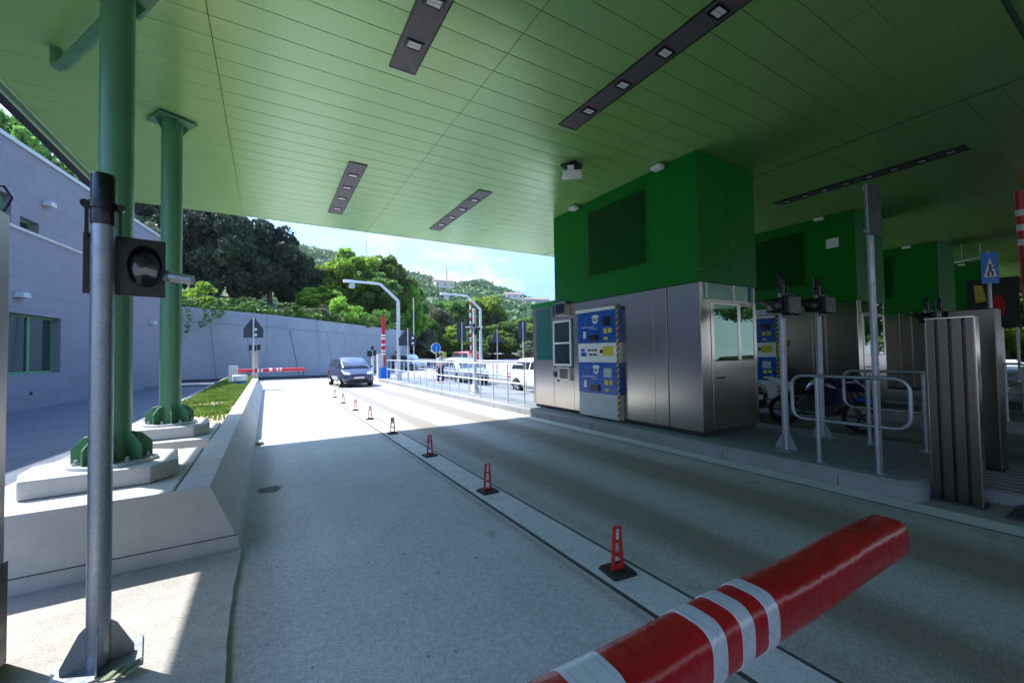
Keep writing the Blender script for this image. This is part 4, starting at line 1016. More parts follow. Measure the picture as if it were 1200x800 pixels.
mb=MB(); mb.add([(-.14,-.82,.98),(.14,-.82,.98),(.1,-.6,1.2),(-.1,-.6,1.2)],[(0,1,2,3)]); mb.build('screen',M['glass_car'],mc,smooth=0,fix=False)
for s in (-1,1):
    mb=MB(); mb.tube([(s*.09,-.70,.32),(s*.09,-.5,.95)],.028,8); mb.build('fork',M['dark'],mc)
    mb=MB(); mb.tube([(s*.06,-.5,1.0),(s*.3,-.42,1.04)],.018,8); mb.build('handlebar',M['black'],mc)
    mb=MB(); mb.tube([(s*.15,-.1,.35),(s*.16,.3,.34),(s*.17,.75,.45)],[.03,.04,.06],8); mb.build('exhaust',M['chrome'],mc)
    mb=MB(); mb.prism_ax([(-.62,.62),(-.2,.5),(.05,.62),(-.1,.84),(-.5,.9)],s*.18,s*.2,'y'); mb.v=[(v[1],v[0],v[2]) for v in mb.v]; mb.build('side_panel',M['moto_shade_blue'],mc,smooth=0)
mb=MB(); mb.tube([(0,-.98,.5),(0,-.84,.66),(0,-.66,.68)],[.05,.07,.05],8); mb.build('mudguard',M['blue'],mc)

# ------------------------------------------------------------------ person beyond the railing
def skin_body(name, verts, edges, radii, mat, parent, root=0, sub=1):
    me=bpy.data.meshes.new(name); me.from_pydata(verts,edges,[]); 
    bm=bmesh.new(); bm.from_mesh(me); lay=bm.verts.layers.skin.verify(); bm.verts.ensure_lookup_table()
    for i,v in enumerate(bm.verts):
        v[lay].radius=(radii[i],radii[i]*.8); v[lay].use_root=(i==root)
    bm.to_mesh(me); bm.free(); me.materials.append(mat)
    o=bpy.data.objects.new(name,me); COL.objects.link(o); o.parent=parent
    s=o.modifiers.new('skin','SKIN'); s.use_smooth_shade=True
    o.modifiers.new('sub','SUBSURF').render_levels=sub+1
    return o
pe = thing('person','person in a pale pink shirt and dark trousers standing behind the railing','person',(7.55,19.8,.204),.3)
V=[(0,0,.84),(0,0,1.02),(0,0,1.22),(0,-.01,1.32),(0,-.02,1.40),(0,-.03,1.47),
   (.09,0,.80),(.10,-.02,.44),(.10,.02,.07),(.10,-.11,.03),(-.09,0,.80),(-.11,.03,.44),(-.12,.05,.07),(-.12,-.08,.03),
   (.15,0,1.25),(.22,.02,1.02),(.18,-.16,.90),(.15,-.22,.88),(-.15,0,1.25),(-.22,.02,1.0),(-.2,-.12,.84),(-.19,-.16,.80)]
E_=[(0,1),(1,2),(2,3),(3,4),(4,5),(0,6),(6,7),(7,8),(8,9),(0,10),(10,11),(11,12),(12,13),(2,14),(14,15),(15,16),(16,17),(2,18),(18,19),(19,20),(20,21)]
R_=[.12,.11,.12,.05,.085,.075,.085,.06,.045,.035,.085,.06,.045,.035,.055,.042,.032,.03,.055,.042,.032,.03]
skin_body('body',V,E_,R_,M['skin'],pe)
skin_body('shirt',[(0,0,.86),(0,0,1.03),(0,0,1.22),(.15,0,1.25),(.2,.015,1.08),(-.15,0,1.25),(-.2,.015,1.08)],[(0,1),(1,2),(2,3),(3,4),(2,5),(5,6)],[.14,.13,.135,.07,.06,.07,.06],M['shirt'],pe)
skin_body('trousers',[(0,0,.86),(.09,0,.80),(.10,-.02,.44),(.10,.02,.10),(-.09,0,.80),(-.11,.03,.44),(-.12,.05,.10)],[(0,1),(1,2),(2,3),(0,4),(4,5),(5,6)],[.135,.1,.075,.06,.1,.075,.06],M['navy'],pe)
mb=MB(); mb.sphere((0,.005,1.47),.098,12,8); mb.v=[(v[0],v[1]+.012,max(v[2],1.42 if v[1]<0 else 1.36)) for v in mb.v]; mb.build('hair',M['hair'],pe)
# face: nose and eyes are tiny at this distance
mb=MB(); mb.tube([(0,-.105,1.45),(0,-.122,1.425)],[.008,.014],6); mb.build('nose',M['skin'],pe)

# ------------------------------------------------------------------ left building (grey block cladding)
bang = math.atan2(.990,.139)
lb = thing('office_building','grey block clad two storey building with green framed windows at the left','building',(-7.26,19.88,0),bang)
def wall_holes(x0,x1,z0,z1,holes,yf,depth):
    xs=sorted(set([x0,x1]+[h[0] for h in holes]+[h[1] for h in holes])); zs=sorted(set([z0,z1]+[h[2] for h in holes]+[h[3] for h in holes])); mb=MB()
    for i in range(len(xs)-1):
        for j in range(len(zs)-1):
            cx,cz=(xs[i]+xs[i+1])/2,(zs[j]+zs[j+1])/2
            if any(h[0]<cx<h[1] and h[2]<cz<h[3] for h in holes): continue
            mb.quad((xs[i],yf,zs[j]),(xs[i+1],yf,zs[j]),(xs[i+1],yf,zs[j+1]),(xs[i],yf,zs[j+1]))
    for (a,b,c,d) in holes:
        y2=yf+depth
        mb.quad((a,yf,c),(a,yf,d),(a,y2,d),(a,y2,c)); mb.quad((b,yf,c),(b,y2,c),(b,y2,d),(b,yf,d)); mb.quad((a,yf,c),(a,y2,c),(b,y2,c),(b,yf,c)); mb.quad((a,yf,d),(b,yf,d),(b,y2,d),(a,y2,d))
    return mb
S1=12.6
low=[(.0,2.72,1.22,3.29),(-3.6,-.9,1.22,3.29)]; upp=[(.62,1.58,6.26,6.64),(-2.4,.21,6.26,7.18)]
mb=wall_holes(-14,S1,-.05,6.1,low,0,.35); mb.box(-14,S1,.36,9,-.05,6.09); mb.quad((S1,0,-.05),(S1,.36,-.05),(S1,.36,6.1),(S1,0,6.1)); mb.build('lower_wall',M['block'],lb,smooth=0)
mb=wall_holes(-14,S1,6.2,9.0,upp,.10,.35); mb.box(-14,S1,.46,9,6.2,8.99); mb.quad((S1,.1,6.2),(S1,.46,6.2),(S1,.46,9),(S1,.1,9)); mb.build('upper_wall',M['block'],lb,smooth=0)
mb=MB(); mb.box(-14,S1+.02,-.035,9,6.1,6.198); mb.build('ledge',M['conc'],lb,smooth=0)
mb=MB(); mb.box(-14.05,S1+.05,.04,9.05,9.0,9.14); mb.build('roof_coping',M['grey_panel'],lb,smooth=0)
for (a,b,c,d,yf,mull) in ((.0,2.72,1.22,3.29,.0,True),(-3.6,-.9,1.22,3.29,0,True),(.62,1.58,6.26,6.64,.1,False),(-2.4,.21,6.26,7.18,.1,True)):
    mb=MB(); w=.09; y0_,y1_=yf+.22,yf+.30
    for (p,q,r,s) in ((a,a+w,c,d),(b-w,b,c,d),(a+w,b-w,c,c+w),(a+w,b-w,d-w,d)): mb.box(p+.002,q-.002,y0_,y1_,r+.002,s-.002)
    if mull: mb.box((a+b)/2-.06,(a+b)/2+.06,y0_,y1_,c+w,d-w)
    fr=mb.build('window',M['green_frame'],lb,smooth=0)
    mb=MB(); mb.box(a+w,b-w,yf+.262,yf+.272,c+w,d-w); mb.build('pane',M['glass_dark'],fr,smooth=0)
for (s_,z_) in ((1.89,7.46),(.36,3.88),(10.85,3.74)):
    yf=.1 if z_>6 else 0
    mb=MB(); mb.prism_ax([(-.2,-.08),(.2,-.08),(.14,.1),(-.14,.1)],yf-.26,yf-.002,'y'); mb.v=[(v[0]+s_,v[1],v[2]+z_) for v in mb.v]; mb.build('wall_lamp',M['grey_panel'],lb,smooth=0,bevel=.02)
mb=MB(); mb.cyl((1.1,-.02,.55),(1.1,-.001,.55),.06,n=12); mb.build('vent_hole',M['black'],lb)

# ------------------------------------------------------------------ retaining wall
wp=[(-14,37.9),(-9,37.4),(-.1,36.4),(3.6,35.7),(5.3,37),(12.65,46.5),(15.05,49.6)]
wt=[6.1,5.7,4.95,4.53,4.47,4.54,4.56]
def along(pts,zt,step=1.9):
    out=[]
    for i in range(len(pts)-1):
        a,b=Vector(pts[i]),Vector(pts[i+1]); n=max(1,int((b-a).length/step))
        for k in range(n): f=k/n; out.append((a.lerp(b,f),zt[i]+(zt[i+1]-zt[i])*f))
    out.append((Vector(pts[-1]),zt[-1])); return out
A=along(wp,wt)
rw=thing('retaining_wall','long grey concrete retaining wall under the trees in the distance','wall',(0,37,0))
mb=MB(); mj=MB()
for i in range(len(A)-1):
    (p,zp),(q,zq)=A[i],A[i+1]; d=(q-p).normalized(); nrm=Vector((-d.y,d.x))  # to the back side
    p2,q2=p,q
    L=.28
    a=(p.x,p.y,-.02); b=(q.x,q.y,-.02); c=(q.x+nrm.x*L,q.y+nrm.y*L,zq); e=(p.x+nrm.x*L,p.y+nrm.y*L,zp)
    c2=(q.x+nrm.x*.7,q.y+nrm.y*.7,zq); e2=(p.x+nrm.x*.7,p.y+nrm.y*.7,zp)
    mb.quad(a,b,c,e); mb.quad(e,c,c2,e2)
    # leaning joint
    sh=.55
    def pt(u,v,off=.006):
        b0=p.lerp(q,u); return (b0.x+nrm.x*(L*v)-nrm.x*off, b0.y+nrm.y*(L*v)-nrm.y*off, -.02+(zp+(zq-zp)*u+.02)*v)
    mj.quad(pt(.60,0.0),pt(.625,0.0),pt(.425,.78),pt(.40,.78))
    mj.quad(pt(0,.80),pt(1,.80),pt(1,.808),pt(0,.808))
mb.build('wall',M['retain'],rw,world=True,smooth=0,fix=False); mj.build('panel_joints',plain('wall joint',(.16,.165,.17),.8),rw,world=True,smooth=0,fix=False)
mb=MB()
for i in range(len(A)-1):
    (p,zp),(q,zq)=A[i],A[i+1]; d=(q-p).normalized(); nrm=Vector((-d.y,d.x))
    mb.quad((p.x-nrm.x*.5,p.y-nrm.y*.5,.03),(q.x-nrm.x*.5,q.y-nrm.y*.5,.03),(q.x,q.y,.16),(p.x,p.y,.16))
mb.build('wall_foot_band',M['dark'],rw,world=True,smooth=0,fix=False)  # dark sloping band along the foot of the wall
# guard rail far right of the plaza
gr=thing('guard_rail','long grey guard rail at the far side of the plaza','guard rail',(25,48,0))
mb=MB(); P0,P1=Vector((15.6,50.5,0)),Vector((48,47,0))
for k in range(17):
    p=P0.lerp(P1,k/16); mb.cyl((p.x,p.y,0),(p.x,p.y,.75),.06,n=6)
mb.build('posts',M['galv'],gr,world=True)
mb=MB(); dv=(P1-P0).normalized(); 
mb.tube([tuple(P0+Vector((0,-.1,.62))),tuple(P1+Vector((0,-.1,.62)))],.17,8); mb.build('beam',M['galv'],gr,world=True)

# ------------------------------------------------------------------ terrain behind the wall and hills
def sstep(a,b,x):
    t=min(1,max(0,(x-a)/(b-a))); return t*t*(3-2*t)
from mathutils import noise as mno
bpts=[(-60,42),(-30,39.6),(-14,38.4),(-9,37.9),(-.1,36.95),(3.6,36.25),(5.0,37.4),(12.3,46.9),(14.7,49.95),(20,58),(30,76),(60,110)]
bz=[7.2,6.6,5.95,5.55,4.8,4.4,4.35,4.35,4.3,2.5,.3,-.1]
B=along(bpts,bz,3.0)
rows=[0,1.5,4,8,14,22,34,50,75]
mb=MB(); n=len(B)
for r,dd in enumerate(rows):
    for (p,z) in B:
        x,y_=p.x-dd*.32,p.y+dd*.95
        mb.v.append((x,y_,z+dd*.11+1.5*sstep(0,12,dd)*(z/5)+ (mno.noise((x*.15,y_*.15,0))*.5 if dd>2 else 0)))
for r in range(len(rows)-1):
    for i in range(n-1): mb.f.append((r*n+i,r*n+i+1,(r+1)*n+i+1,(r+1)*n+i)); mb.m.append(0)
struct(mb.build('bank',M['hill'],smooth=60,fix=False))
ridge=[(-60,.30),(-30,.33),(-12.5,.3374),(-5.3,.3028),(1.5,.2489),(4.3,.2451),(8.2,.2323),(12.4,.2056),(16.3,.1882),(19.1,.1711),(21.4,.1594),(24.3,.1659),(26.7,.1701),(29.7,.1487),(32.6,.1290),(35.6,.1112),(37.9,.0956),(44.8,.0733),(53.4,.0482),(70,.06),(95,.07)]
raz=[r[0] for r in ridge]; rel=[r[1] for r in ridge]
def ridge_r(az): return float(np.interp(az,[-60,10,17,22,30,45,95],[520,500,470,330,330,380,400]))
def hill_h(az,r):
    R=ridge_r(az); e=float(np.interp(az,raz,rel)); top=e*R*.965
    x,y_=r*math.sin(math.radians(az)),r*math.cos(math.radians(az))
    t=(r-95)/(R-95)
    h=top*(max(0,t)**.88) if t<1 else top*(1-.25*(t-1))
    nz=mno.noise((x*.012,y_*.012,1.3))*9+mno.noise((x*.04,y_*.04,4))*3
    return 1.2+h*1.0+nz*sstep(110,220,r)*(1-.7*sstep(.8,1.0,t)) 
azs=np.linspace(-60,95,220); rs=np.concatenate([np.linspace(75,520,64),np.linspace(540,800,8)])
mb=MB()
for r in rs:
    for az in azs: mb.v.append((r*math.sin(math.radians(az)),r*math.cos(math.radians(az)),hill_h(az,r)+1.7*min(1,r/300)))
n=len(azs)
for i in range(len(rs)-1):
    for k in range(n-1): mb.f.append((i*n+k,i*n+k+1,(i+1)*n+k+1,(i+1)*n+k)); mb.m.append(0)
struct(mb.build('hills',M['hill'],smooth=60,fix=False))

# ------------------------------------------------------------------ foliage
def leaf_obj(name, C_, nrm_bias, size, mat, parent=None, rng=None, aspect=.6):
    """C_: (N,3) centres -> N leaf quads"""
    N=len(C_); 
    d=rng.normal(size=(N,3)); d+=nrm_bias; d/=np.linalg.norm(d,axis=1)[:,None]
    a=np.cross(d,rng.normal(size=(N,3))); a/=np.linalg.norm(a,axis=1)[:,None]; b=np.cross(d,a)
    s=(size*rng.uniform(.6,1.35,N))[:,None]
    V=np.stack([C_-a*s,C_-b*s*aspect+d*s*.15,C_+a*s,C_+b*s*aspect+d*s*.15],axis=1).reshape(-1,3)
    me=bpy.data.meshes.new(name); me.vertices.add(4*N); me.vertices.foreach_set('co',V.astype(np.float32).ravel())
    me.loops.add(4*N); me.loops.foreach_set('vertex_index',np.arange(4*N,dtype=np.int32))
    me.polygons.add(N); me.polygons.foreach_set('loop_start',np.arange(0,4*N,4,dtype=np.int32))
    me.update(calc_edges=True); me.validate(); me.materials.append(mat)
    o=bpy.data.objects.new(name,me); COL.objects.link(o)
    if parent is not None: o.parent=parent
    return o
def crown_points(rng,n_cl,per,lo=.0,cl=(.16,.32),flat=1.0):
    """unit crown: radius 1 horizontally, z from 0 to 2"""
    P_=[]
    for k in range(n_cl):
        while True:
            c=rng.uniform(-1,1,3)
            q=np.linalg.norm(c*np.array([1,1,1.0]))
            if q<1 and q>.35 and c[2]>-.85+lo: break
        wz=1-.25*max(0,c[2])
        c=np.array([c[0]*wz,c[1]*wz,c[2]])
        r=rng.uniform(*cl)
        d=rng.normal(size=(per,3)); d/=np.linalg.norm(d,axis=1)[:,None]
        rad=r*rng.uniform(.35,1.0,per)**.5
        p=c+d*rad[:,None]*np.array([1,1,.75*flat]); P_.append(p)
    p=np.concatenate(P_); p[:,2]+=1
    return p
TREES={}
def tree_proto(kind,seed):
    rng=np.random.default_rng(seed)
    cfg={'dark':(46,130,.10,'leaf_dark'),'mid':(44,130,.095,'leaf_mid'),'bright':(40,130,.10,'leaf_bright'),'olive':(36,120,.085,'leaf_olive'),'wood':(34,110,.095,'leaf_mid')}[kind]
    pts=crown_points(rng,cfg[0],cfg[1])
    return pts,cfg
def make_tree(kind,loc,H,R,label,seed,grp):
    """one tree: tapered trunk with limbs, crown of leaves"""
    key=(kind,seed%3)
    t=thing({'dark':'evergreen_tree','mid':'leafy_tree','bright':'bright_tree','olive':'olive_tree','wood':'woodland_tree'}[kind],label,'tree',loc,(seed*1.7)%6.28,grp)
    rng=np.random.default_rng(seed)
    cfg={'dark':(74,290,'leaf_dark'),'mid':(60,230,'leaf_mid'),'bright':(60,220,'leaf_bright'),'olive':(44,140,'leaf_olive'),'wood':(44,130,'leaf_mid')}[kind]
    tr=H*(.06 if kind in('dark','bright') else .16)
    if key not in TREES:
        pts=crown_points(rng,cfg[0],cfg[1]); o=leaf_obj('crown',pts,np.array([0,0,.5]),.055 if kind=='dark' else .064,M[cfg[2]],t,rng); TREES[key]=o.data
    else:
        o=bpy.data.objects.new('crown',TREES[key]); COL.objects.link(o); o.parent=t
    o.location=(0,0,tr); o.scale=(R,R,(H-tr)/2)
    mb=MB(); lean=rng.normal(size=2)*.04*H
    pth=[(0,0,-.4),(lean[0]*.2,lean[1]*.2,H*.2),(lean[0]*.6,lean[1]*.6,H*.45),(lean[0],lean[1],H*.8)]; tw=.022*H+.04
    mb.tube(pth,[tw*1.3,tw,tw*.7,tw*.2],8)
    for k in range(6):
        a=rng.uniform(0,6.28); z0=H*rng.uniform(.25,.55); L=R*rng.uniform(.5,.85)
        mb.tube([(lean[0]*.4,lean[1]*.4,z0),(L*.5*math.cos(a),L*.5*math.sin(a),z0+H*.1),(L*math.cos(a),L*math.sin(a),z0+H*.22)],[tw*.45,tw*.3,tw*.1],6)
    mb.build('trunk',M['bark'],t)
    return t
TL=[('dark',-11.1,57.6,7.5,12.3,3.8,'dark evergreen seen between the two green columns'),
('dark',-6.6,52.3,7.0,11.0,3.6,'tall dark evergreen directly right of the farther green column'),
('dark',-3.1,49.5,6.8,9.6,3.0,'dark evergreen above the ivy trails on the grey wall'),
('dark',.2,49.9,6.8,9.2,3.3,'dark evergreen with the highest top beside the open sky gap'),
('dark',3.0,52.5,7.0,6.4,2.5,'lower dark evergreen next to the bright green trees'),
('dark',-1.5,54.0,7.5,8.5,3.4,'dark evergreen in the second row, behind the evergreens over the wall'),
('olive',-9.3,48.9,6.6,7.4,2.0,'greyish olive tree showing low between the two green columns'),
('bright',4.9,47.0,5.6,3.4,2.2,'low bright green tree right above the grey wall'),
('bright',9.6,55.5,5.3,9.6,4.6,'biggest bright green tree above the grey wall'),
('bright',6.6,53.8,6.0,6.4,3.0,'bright green tree left of the biggest bright one'),
('mid',14.4,58.7,4.9,11.0,3.9,'tall mid green tree behind the bent lamp post'),
('mid',11.9,52.5,5.5,6.5,3.0,'shaded green tree above the right part of the grey wall'),
('mid',18.6,63.0,3.6,9.6,2.9,'mid green tree at the right end of the grey wall'),
('bright',17.4,57.0,2.8,8.5,2.0,'slim bright green tree just right of the first lamp post'),
('mid',22.3,67.0,1.6,7.0,2.6,'rounded green tree left of the round blue sign'),
('wood',-18.9,52.9,8,17.0,3.9,'tall tree above the flat roof of the grey building'),
('wood',-15.6,53.6,8,13.8,3.2,'lower tree above the roof edge of the grey building'),
('wood',-22.6,57.5,8.5,18.5,4.2,'tree half cut by the left edge above the grey building'),
('bright',42.8,85.1,.5,14.2,6.4,'large bright green tree in front of the wooded hill, behind the sign posts'),
('mid',32.3,73.9,.8,11.8,3.7,'green tree right of the round blue sign, below the hill houses'),
('olive',26.6,71.5,.8,10.0,3.9,'pale olive tree behind the round blue sign'),
('olive',19.8,60.6,.6,5.2,2.7,'small olive bush like tree at the end of the grey wall'),
('bright',27.8,65.0,.6,6.0,3.1,'small bright tree behind the tall rectangular sign'),
('mid',39.8,69.5,.4,7.4,4.7,'wide green tree behind the triangular sign'),
('dark',43.5,81.8,.5,10.2,3.8,'dark tree behind the second lamp post'),
('bright',45.5,73.5,.3,8.4,4.1,'bright green tree left of the tall sign nearest the booth'),
('mid',51.1,74.4,.3,9.6,4.6,'green tree seen against the left edge of the green booth'),
('olive',33.6,51.5,.2,3.2,2.0,'low pale shrubby tree behind the guard rail near the booth'),
('mid',28.6,59.9,.3,4.2,2.4,'low green tree behind the camera pole'),
('mid',58,70,.3,9,5,'green tree hidden behind the green booth'),
('mid',33.5,84,1.0,12,5.0,'green tree in the second row below the hill houses'),
('dark',24.5,80,1.5,11,4.2,'dark tree in the second row left of the hill houses'),
('wood',37.5,4.6,0,8.5,3.6,'tree in sun beyond the far right end of the canopy'),
('wood',39.5,9.5,0,9.0,3.8,'tree behind the last booth at the right end of the canopy'),
('bright',36.5,6.3,0,4.5,2.6,'low bright tree below the blue pedestrian sign'),
('wood',42,1.5,0,9.5,4.2,'tree cut by the right edge of the picture'),
('mid',44,14,0,10,4.5,'tree far right seen in the gaps between the last booths'),
('mid',46,21,0,9,4.5,'tree far right behind the third booth'),
('wood',43,-5,0,10,4.8,'tree added outside the right edge to block sky light, nearest the canopy corner'),  # trees added from here block sky light coming from the right
('wood',44,-13,0,11,5.0,'tree added outside the right edge to block sky light, by the canopy rear'),
('wood',45,29,0,10,4.8,'tree added far right beyond the last booth to block sky light, farthest along the row'),
('wood',49,5,0,12,5.4,'tall tree of the second row beyond the right end of the canopy'),
]
for i,(k,x,y_,z,H,R,lab) in enumerate(TL): make_tree(k,(x,y_,z),H,R,lab,i+1,'trees beyond the toll plaza')

# shrubs along the wall top
rng=np.random.default_rng(77)
shr=[(-7.2,39.2,5.9,1.7,1.5,'leaf_bright','bright shrub on the wall top left of the ivy trails'),(-4.2,39.4,5.7,1.9,1.7,'leaf_bright','yellow green shrub under the dark evergreens'),
(-1.5,38.9,5.3,1.3,1.6,'ivy','low green shrub right of the ivy trails'),(1.2,38.5,5.0,1.3,1.7,'ivy','low green shrub at the middle of the wall top'),(3.6,38.4,4.7,1.6,1.6,'leaf_olive','pale shrub above the bend of the grey wall'),
(5.9,40.2,4.6,2.6,1.7,'leaf_bright','bright arching shrub above the oncoming car'),(7.6,42.6,4.5,2.2,1.8,'leaf_mid','shaded shrub right of the bright arching one'),(9.9,45.4,4.5,2.4,1.9,'leaf_mid','dark shrub above the far part of the grey wall'),(12.6,49,4.4,2.6,2.0,'leaf_mid','green shrub at the far end of the wall top')]
for (x,y_,z,h,r,mt,lab) in shr:
    t=thing('shrub',lab,'shrub',(x,y_,z-.2),0,'shrubs on the retaining wall')
    p=crown_points(rng,26,90,.3); p[:,2]-=.3; o=leaf_obj('foliage',p*np.array([r,r,h/1.7]),np.array([0,0,.6]),.10,M[mt],t,rng)
    mb=MB()
    for k in range(5): a=rng.uniform(0,6.28); mb.tube([(0,0,0),(r*.4*math.cos(a),r*.4*math.sin(a),h*.6)],[.03,.012],5)
    mb.build('stems',M['bark'],t)
# ivy carpet on the wall top
pts=[]
for i in range(len(A)-1):
    (p,zp),(q,zq)=A[i],A[i+1]; d=(q-p).normalized(); nrm=Vector((-d.y,d.x))
    for k in range(620):
        u=rng.random(); w_=.35+rng.random()**1.3*3.2; b0=p.lerp(q,u); h=.15+.5*abs(mno.noise((b0.x*.6,b0.y*.6,w_)))*2
        pts.append((b0.x+nrm.x*w_,b0.y+nrm.y*w_,zp+(zq-zp)*u+rng.random()*h+.12*w_))
tag(leaf_obj('ivy_carpet',np.array(pts),np.array([0,0,.8]),.13,M['ivy'],None,rng),'dense green ivy carpet covering the top of the grey retaining wall','ivy',kind='stuff')
# hanging ivy trails
iv=0
for (ax,ay,L) in ((-5.4,36.75,1.9),(-4.9,36.7,2.2),(-4.0,36.6,1.5),(-3.5,36.55,1.1),(-3.0,36.5,.8)):
    n_=90; z0=5.35; f=rng.random(n_)
    p=np.stack([ax+.15*np.sin(f*4)+rng.normal(size=n_)*.09, ay-.02+f*0+rng.normal(size=n_)*.05-f*.14, z0-f*L],axis=1)
    o=leaf_obj('ivy_trail',p,np.array([0,-1,.2]),.085,M['ivy'],None,rng); tag(o,'thin ivy trail hanging down the grey retaining wall','ivy','ivy trails hanging on the wall')
# hillside woods, one mass
pts=[]; rng=np.random.default_rng(9)
cl=0
while cl<5200:
    az=rng.uniform(-3,46); r=rng.uniform(110,520)**1.0
    R=ridge_r(az)
    if r>R*1.02: continue
    x,y_=r*math.sin(math.radians(az)),r*math.cos(math.radians(az))
    if mno.noise((x*.02,y_*.02,7))<-.28: cl+=.2; continue
    z=hill_h(az,r)+1.7*min(1,r/300); s=rng.uniform(1.6,3.6)*(1 if r<260 else 1.15)
    d=rng.normal(size=(26,3)); d/=np.linalg.norm(d,axis=1)[:,None]; d[:,2]=np.abs(d[:,2])*1.1-.1
    pts.append(np.array([x,y_,z])+d*s*rng.uniform(.7,1.05,(26,1))); cl+=1
pts=np.concatenate(pts)
tag(leaf_obj('hillside_woods',pts,np.array([0,0,.6]),.95,M['wood_far'],None,rng,.8),'distant green wood covering the hillside','wood',kind='stuff')

# houses on the hill
def house(az,r,w,d,h,label,wallc,roofc=(.24,.19,.15)):
    x,y_=r*math.sin(math.radians(az)),r*math.cos(math.radians(az)); z=hill_h(az,r)+1.7*min(1,r/300)+.5
    t=thing('hill_house',label,'house',(x,y_,z),-math.radians(az)+.3,'pale houses on the hillside')
    mb=MB(); mb.box(-w/2,w/2,-d/2,d/2,-3,h); mb.build('wall',plain('house plaster',wallc,.8,var=.06),t,smooth=0)
    mb=MB(); mb.prism_ax([(-d/2-.4,h),(d/2+.4,h),(0,h+1.8)],-w/2-.4,w/2+.4,'x'); mb.build('roof',plain('tile roof',roofc,.8),t,smooth=0)
    for k in range(3):
        for f in (1.0,3.8):
            if f+1.6>h: continue
            mb=MB(); mb.box(-w/2+1.2+k*(w-3.4)/2,-w/2+2.2+k*(w-3.4)/2,-d/2-.03,-d/2+.1,f,f+1.4); mb.build('window',M['glass_dark'],t,smooth=0)
house(21.3,285,13,9,7,'pale cream house in the trees just above the second lamp post',(.62,.55,.45))
0 and house(22.6,262,9,8,5.5,'smaller pinkish house right of the cream hillside house',(.6,.47,.4))
house(31.0,285,12,8,6,'white house on the slope above the triangular sign',(.66,.62,.55))
0 and house(29.3,318,10,7,4,'long low house near the ridge top',(.6,.56,.5))
house(34.2,300,18,8,4.5,'long grey house on the ridge near the green booth',(.38,.36,.34),(.22,.16,.13))
0 and house(25.8,322,9,7,4,'little pale house on the ridge crest',(.6,.56,.5))
house(13.5,470,14,9,6,'far off pale house on the blue hill left of the lamp post',(.55,.52,.48))
# masts on the ridge
for (az,r,H,lab) in ((11.3,492,30,'tall thin lattice mast on the far ridge above the bright trees'),(14.2,475,24,'shorter thin mast on the far ridge right of the tall one'),(21.8,330,15,'thin aerial on the nearer ridge above the hill houses')):
    x,y_=r*math.sin(math.radians(az)),r*math.cos(math.radians(az)); z=hill_h(az,r)
    t=thing('radio_mast',lab,'mast',(x,y_,z),0,'thin masts on the ridge'); mb=MB()
    for s in ((1,1),(1,-1),(-1,1),(-1,-1)): mb.cyl((s[0]*1.0,s[1]*1.0,0),(s[0]*.2,s[1]*.2,H),.16,.1,n=5)
    for k in range(8):
        f=k/8; w_=1.0-.8*f; mb.tube([(-w_,-w_,H*f),(w_,-w_,H*(f+.1)),(w_,w_,H*f),(-w_,w_,H*(f+.1)),(-w_,-w_,H*f)],.08,4)
    mb.build('lattice',M['galv'],t); mb=MB(); mb.cyl((0,0,H),(0,0,H+5),.12,n=5); mb.build('aerial',M['galv'],t)

# ------------------------------------------------------------------ light, sky, camera
sd=Vector((-.514,.538,1.0)).normalized()
elev=math.asin(sd.z); azim=math.atan2(sd.x,sd.y)
W=bpy.data.worlds.new('World'); SC.world=W; W.use_nodes=True; nt=W.node_tree; N=nt.nodes
bg=N['Background']; sky=N.new('ShaderNodeTexSky'); sky.sky_type='NISHITA'; sky.sun_disc=False; sky.sun_elevation=elev; sky.sun_rotation=azim; sky.air_density=1.0; sky.dust_density=1.0; sky.ozone_density=2.5
tc=N.new('ShaderNodeTexCoord'); mp=N.new('ShaderNodeMapping'); mp.inputs['Scale'].default_value=(1.6,1.6,4.2); mp.inputs['Location'].default_value=(3.1,.4,.2); nt.links.new(tc.outputs['Generated'],mp.inputs['Vector'])
nz=N.new('ShaderNodeTexNoise'); nz.inputs['Scale'].default_value=2.6; nz.inputs['Detail'].default_value=9; nz.inputs['Roughness'].default_value=.6; nz.inputs['Distortion'].default_value=.25; nt.links.new(mp.outputs[0],nz.inputs['Vector'])
rp=N.new('ShaderNodeValToRGB'); rp.color_ramp.elements[0].position=.46; rp.color_ramp.elements[1].position=.58; sx=N.new('ShaderNodeSeparateXYZ'); nt.links.new(tc.outputs['Generated'],sx.inputs[0])
lowc=N.new('ShaderNodeMath'); lowc.operation='MULTIPLY_ADD'; nt.links.new(sx.outputs['Z'],lowc.inputs[0]); lowc.inputs[1].default_value=-1.3; lowc.inputs[2].default_value=.27
addc=N.new('ShaderNodeMath'); addc.operation='ADD'; nt.links.new(nz.outputs['Fac'],addc.inputs[0]); nt.links.new(lowc.outputs[0],addc.inputs[1]); nt.links.new(addc.outputs[0],rp.inputs['Fac'])
mr=N.new('ShaderNodeMapRange'); mr.inputs[1].default_value=.42; mr.inputs[2].default_value=.22; nt.links.new(sx.outputs['Z'],mr.inputs[0])
ml=N.new('ShaderNodeMath'); ml.operation='MULTIPLY'; nt.links.new(rp.outputs['Color'],ml.inputs[0]); nt.links.new(mr.outputs[0],ml.inputs[1])
mx=N.new('ShaderNodeMix'); mx.data_type='RGBA'; nt.links.new(ml.outputs[0],mx.inputs[0]); 
hz0=N.new('ShaderNodeMapRange'); hz0.interpolation_type='SMOOTHSTEP'; hz0.inputs[1].default_value=.55; hz0.inputs[2].default_value=.05; hz0.inputs[4].default_value=.93; nt.links.new(sx.outputs['Z'],hz0.inputs[0])
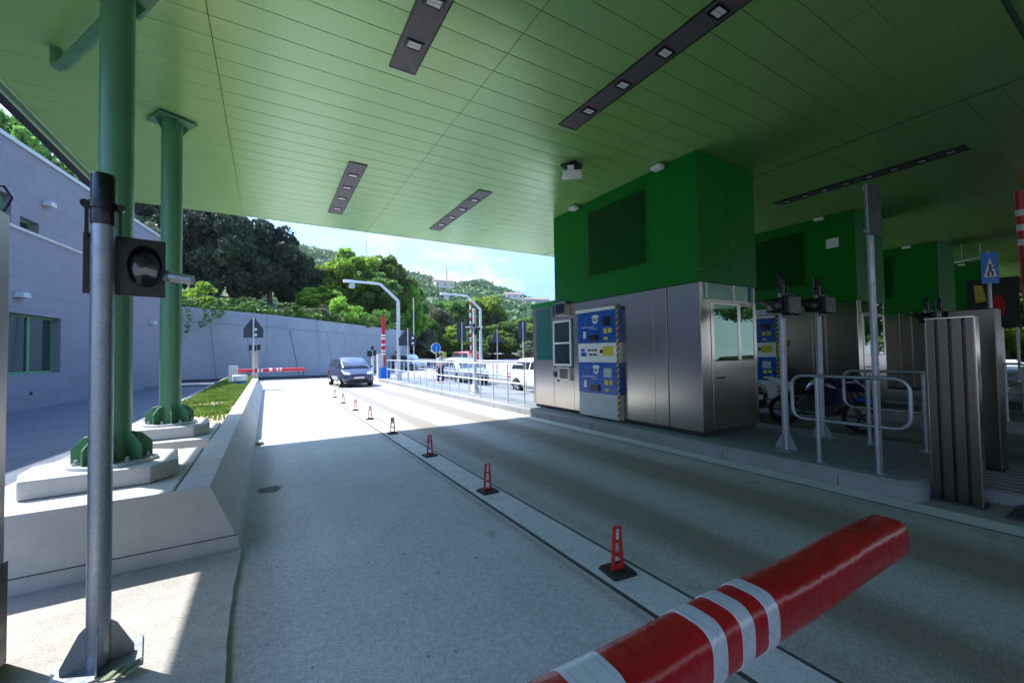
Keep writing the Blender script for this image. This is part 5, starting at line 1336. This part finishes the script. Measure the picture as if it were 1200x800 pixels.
mh=N.new('ShaderNodeMix'); mh.data_type='RGBA'; nt.links.new(hz0.outputs[0],mh.inputs[0]); nt.links.new(sky.outputs[0],mh.inputs[6]); mh.inputs[7].default_value=(.62,1.08,1.74,1)
nt.links.new(mh.outputs[2],mx.inputs[6]); mx.inputs[7].default_value=(1.95,1.98,2.04,1)
nt.links.new(mx.outputs[2],bg.inputs['Color']); bg.inputs['Strength'].default_value=.13
sun=bpy.data.lights.new('sun','SUN'); sun.energy=2.65; sun.angle=math.radians(.53); sun.color=(1.0,.91,.77)
so=bpy.data.objects.new('sun',sun); COL.objects.link(so); so.rotation_euler=sd.to_track_quat('Z','Y').to_euler()

cd=bpy.data.cameras.new('camera'); co=bpy.data.objects.new('camera',cd); COL.objects.link(co); SC.camera=co
r=Vector((0.85946605,-0.51095363,-0.0156363)); u=Vector((-6.09659206e-04,-3.16123916e-02,9.99500018e-01)); f=Vector((0.51119246,0.8590268,0.02748128))
mw=Matrix((( r.x,u.x,-f.x,0),(r.y,u.y,-f.y,0),(r.z,u.z,-f.z,1.7),(0,0,0,1))); co.matrix_world=mw
cd.sensor_fit='HORIZONTAL'; cd.sensor_width=36; cd.lens=481.4886/1200*36; cd.clip_start=.03; cd.clip_end=4000
SC.view_settings.view_transform='Standard'; SC.view_settings.look='None'; SC.view_settings.gamma=1; SC.view_settings.exposure=2.1
SC.view_settings.use_white_balance=True; SC.view_settings.white_balance_temperature=5600; SC.view_settings.white_balance_tint=10
# air
mb=MB(); mb.box(-420,780,-60,830,-3,215); hz=mb.build('haze',bpy.data.materials.new('air haze'),smooth=0); hz['kind']='stuff'; hz['label']='thin pale summer haze over the whole place'; hz['category']='haze'
hm=hz.data.materials[0]; hm.use_nodes=True; ht=hm.node_tree; ht.nodes.remove(ht.nodes['Principled BSDF']); pv=ht.nodes.new('ShaderNodeVolumePrincipled'); pv.inputs['Color'].default_value=(.86,.92,1,1); pv.inputs['Density'].default_value=.00012; pv.inputs['Anisotropy'].default_value=.2
ht.links.new(pv.outputs[0],ht.nodes['Material Output'].inputs['Volume'])
SC.render.engine='CYCLES'; c=SC.cycles
c.use_denoising=True; c.use_adaptive_sampling=False; c.max_bounces=10; c.diffuse_bounces=6; c.glossy_bounces=5; c.transmission_bounces=4; c.sample_clamp_indirect=6; c.caustics_reflective=False; c.caustics_refractive=False
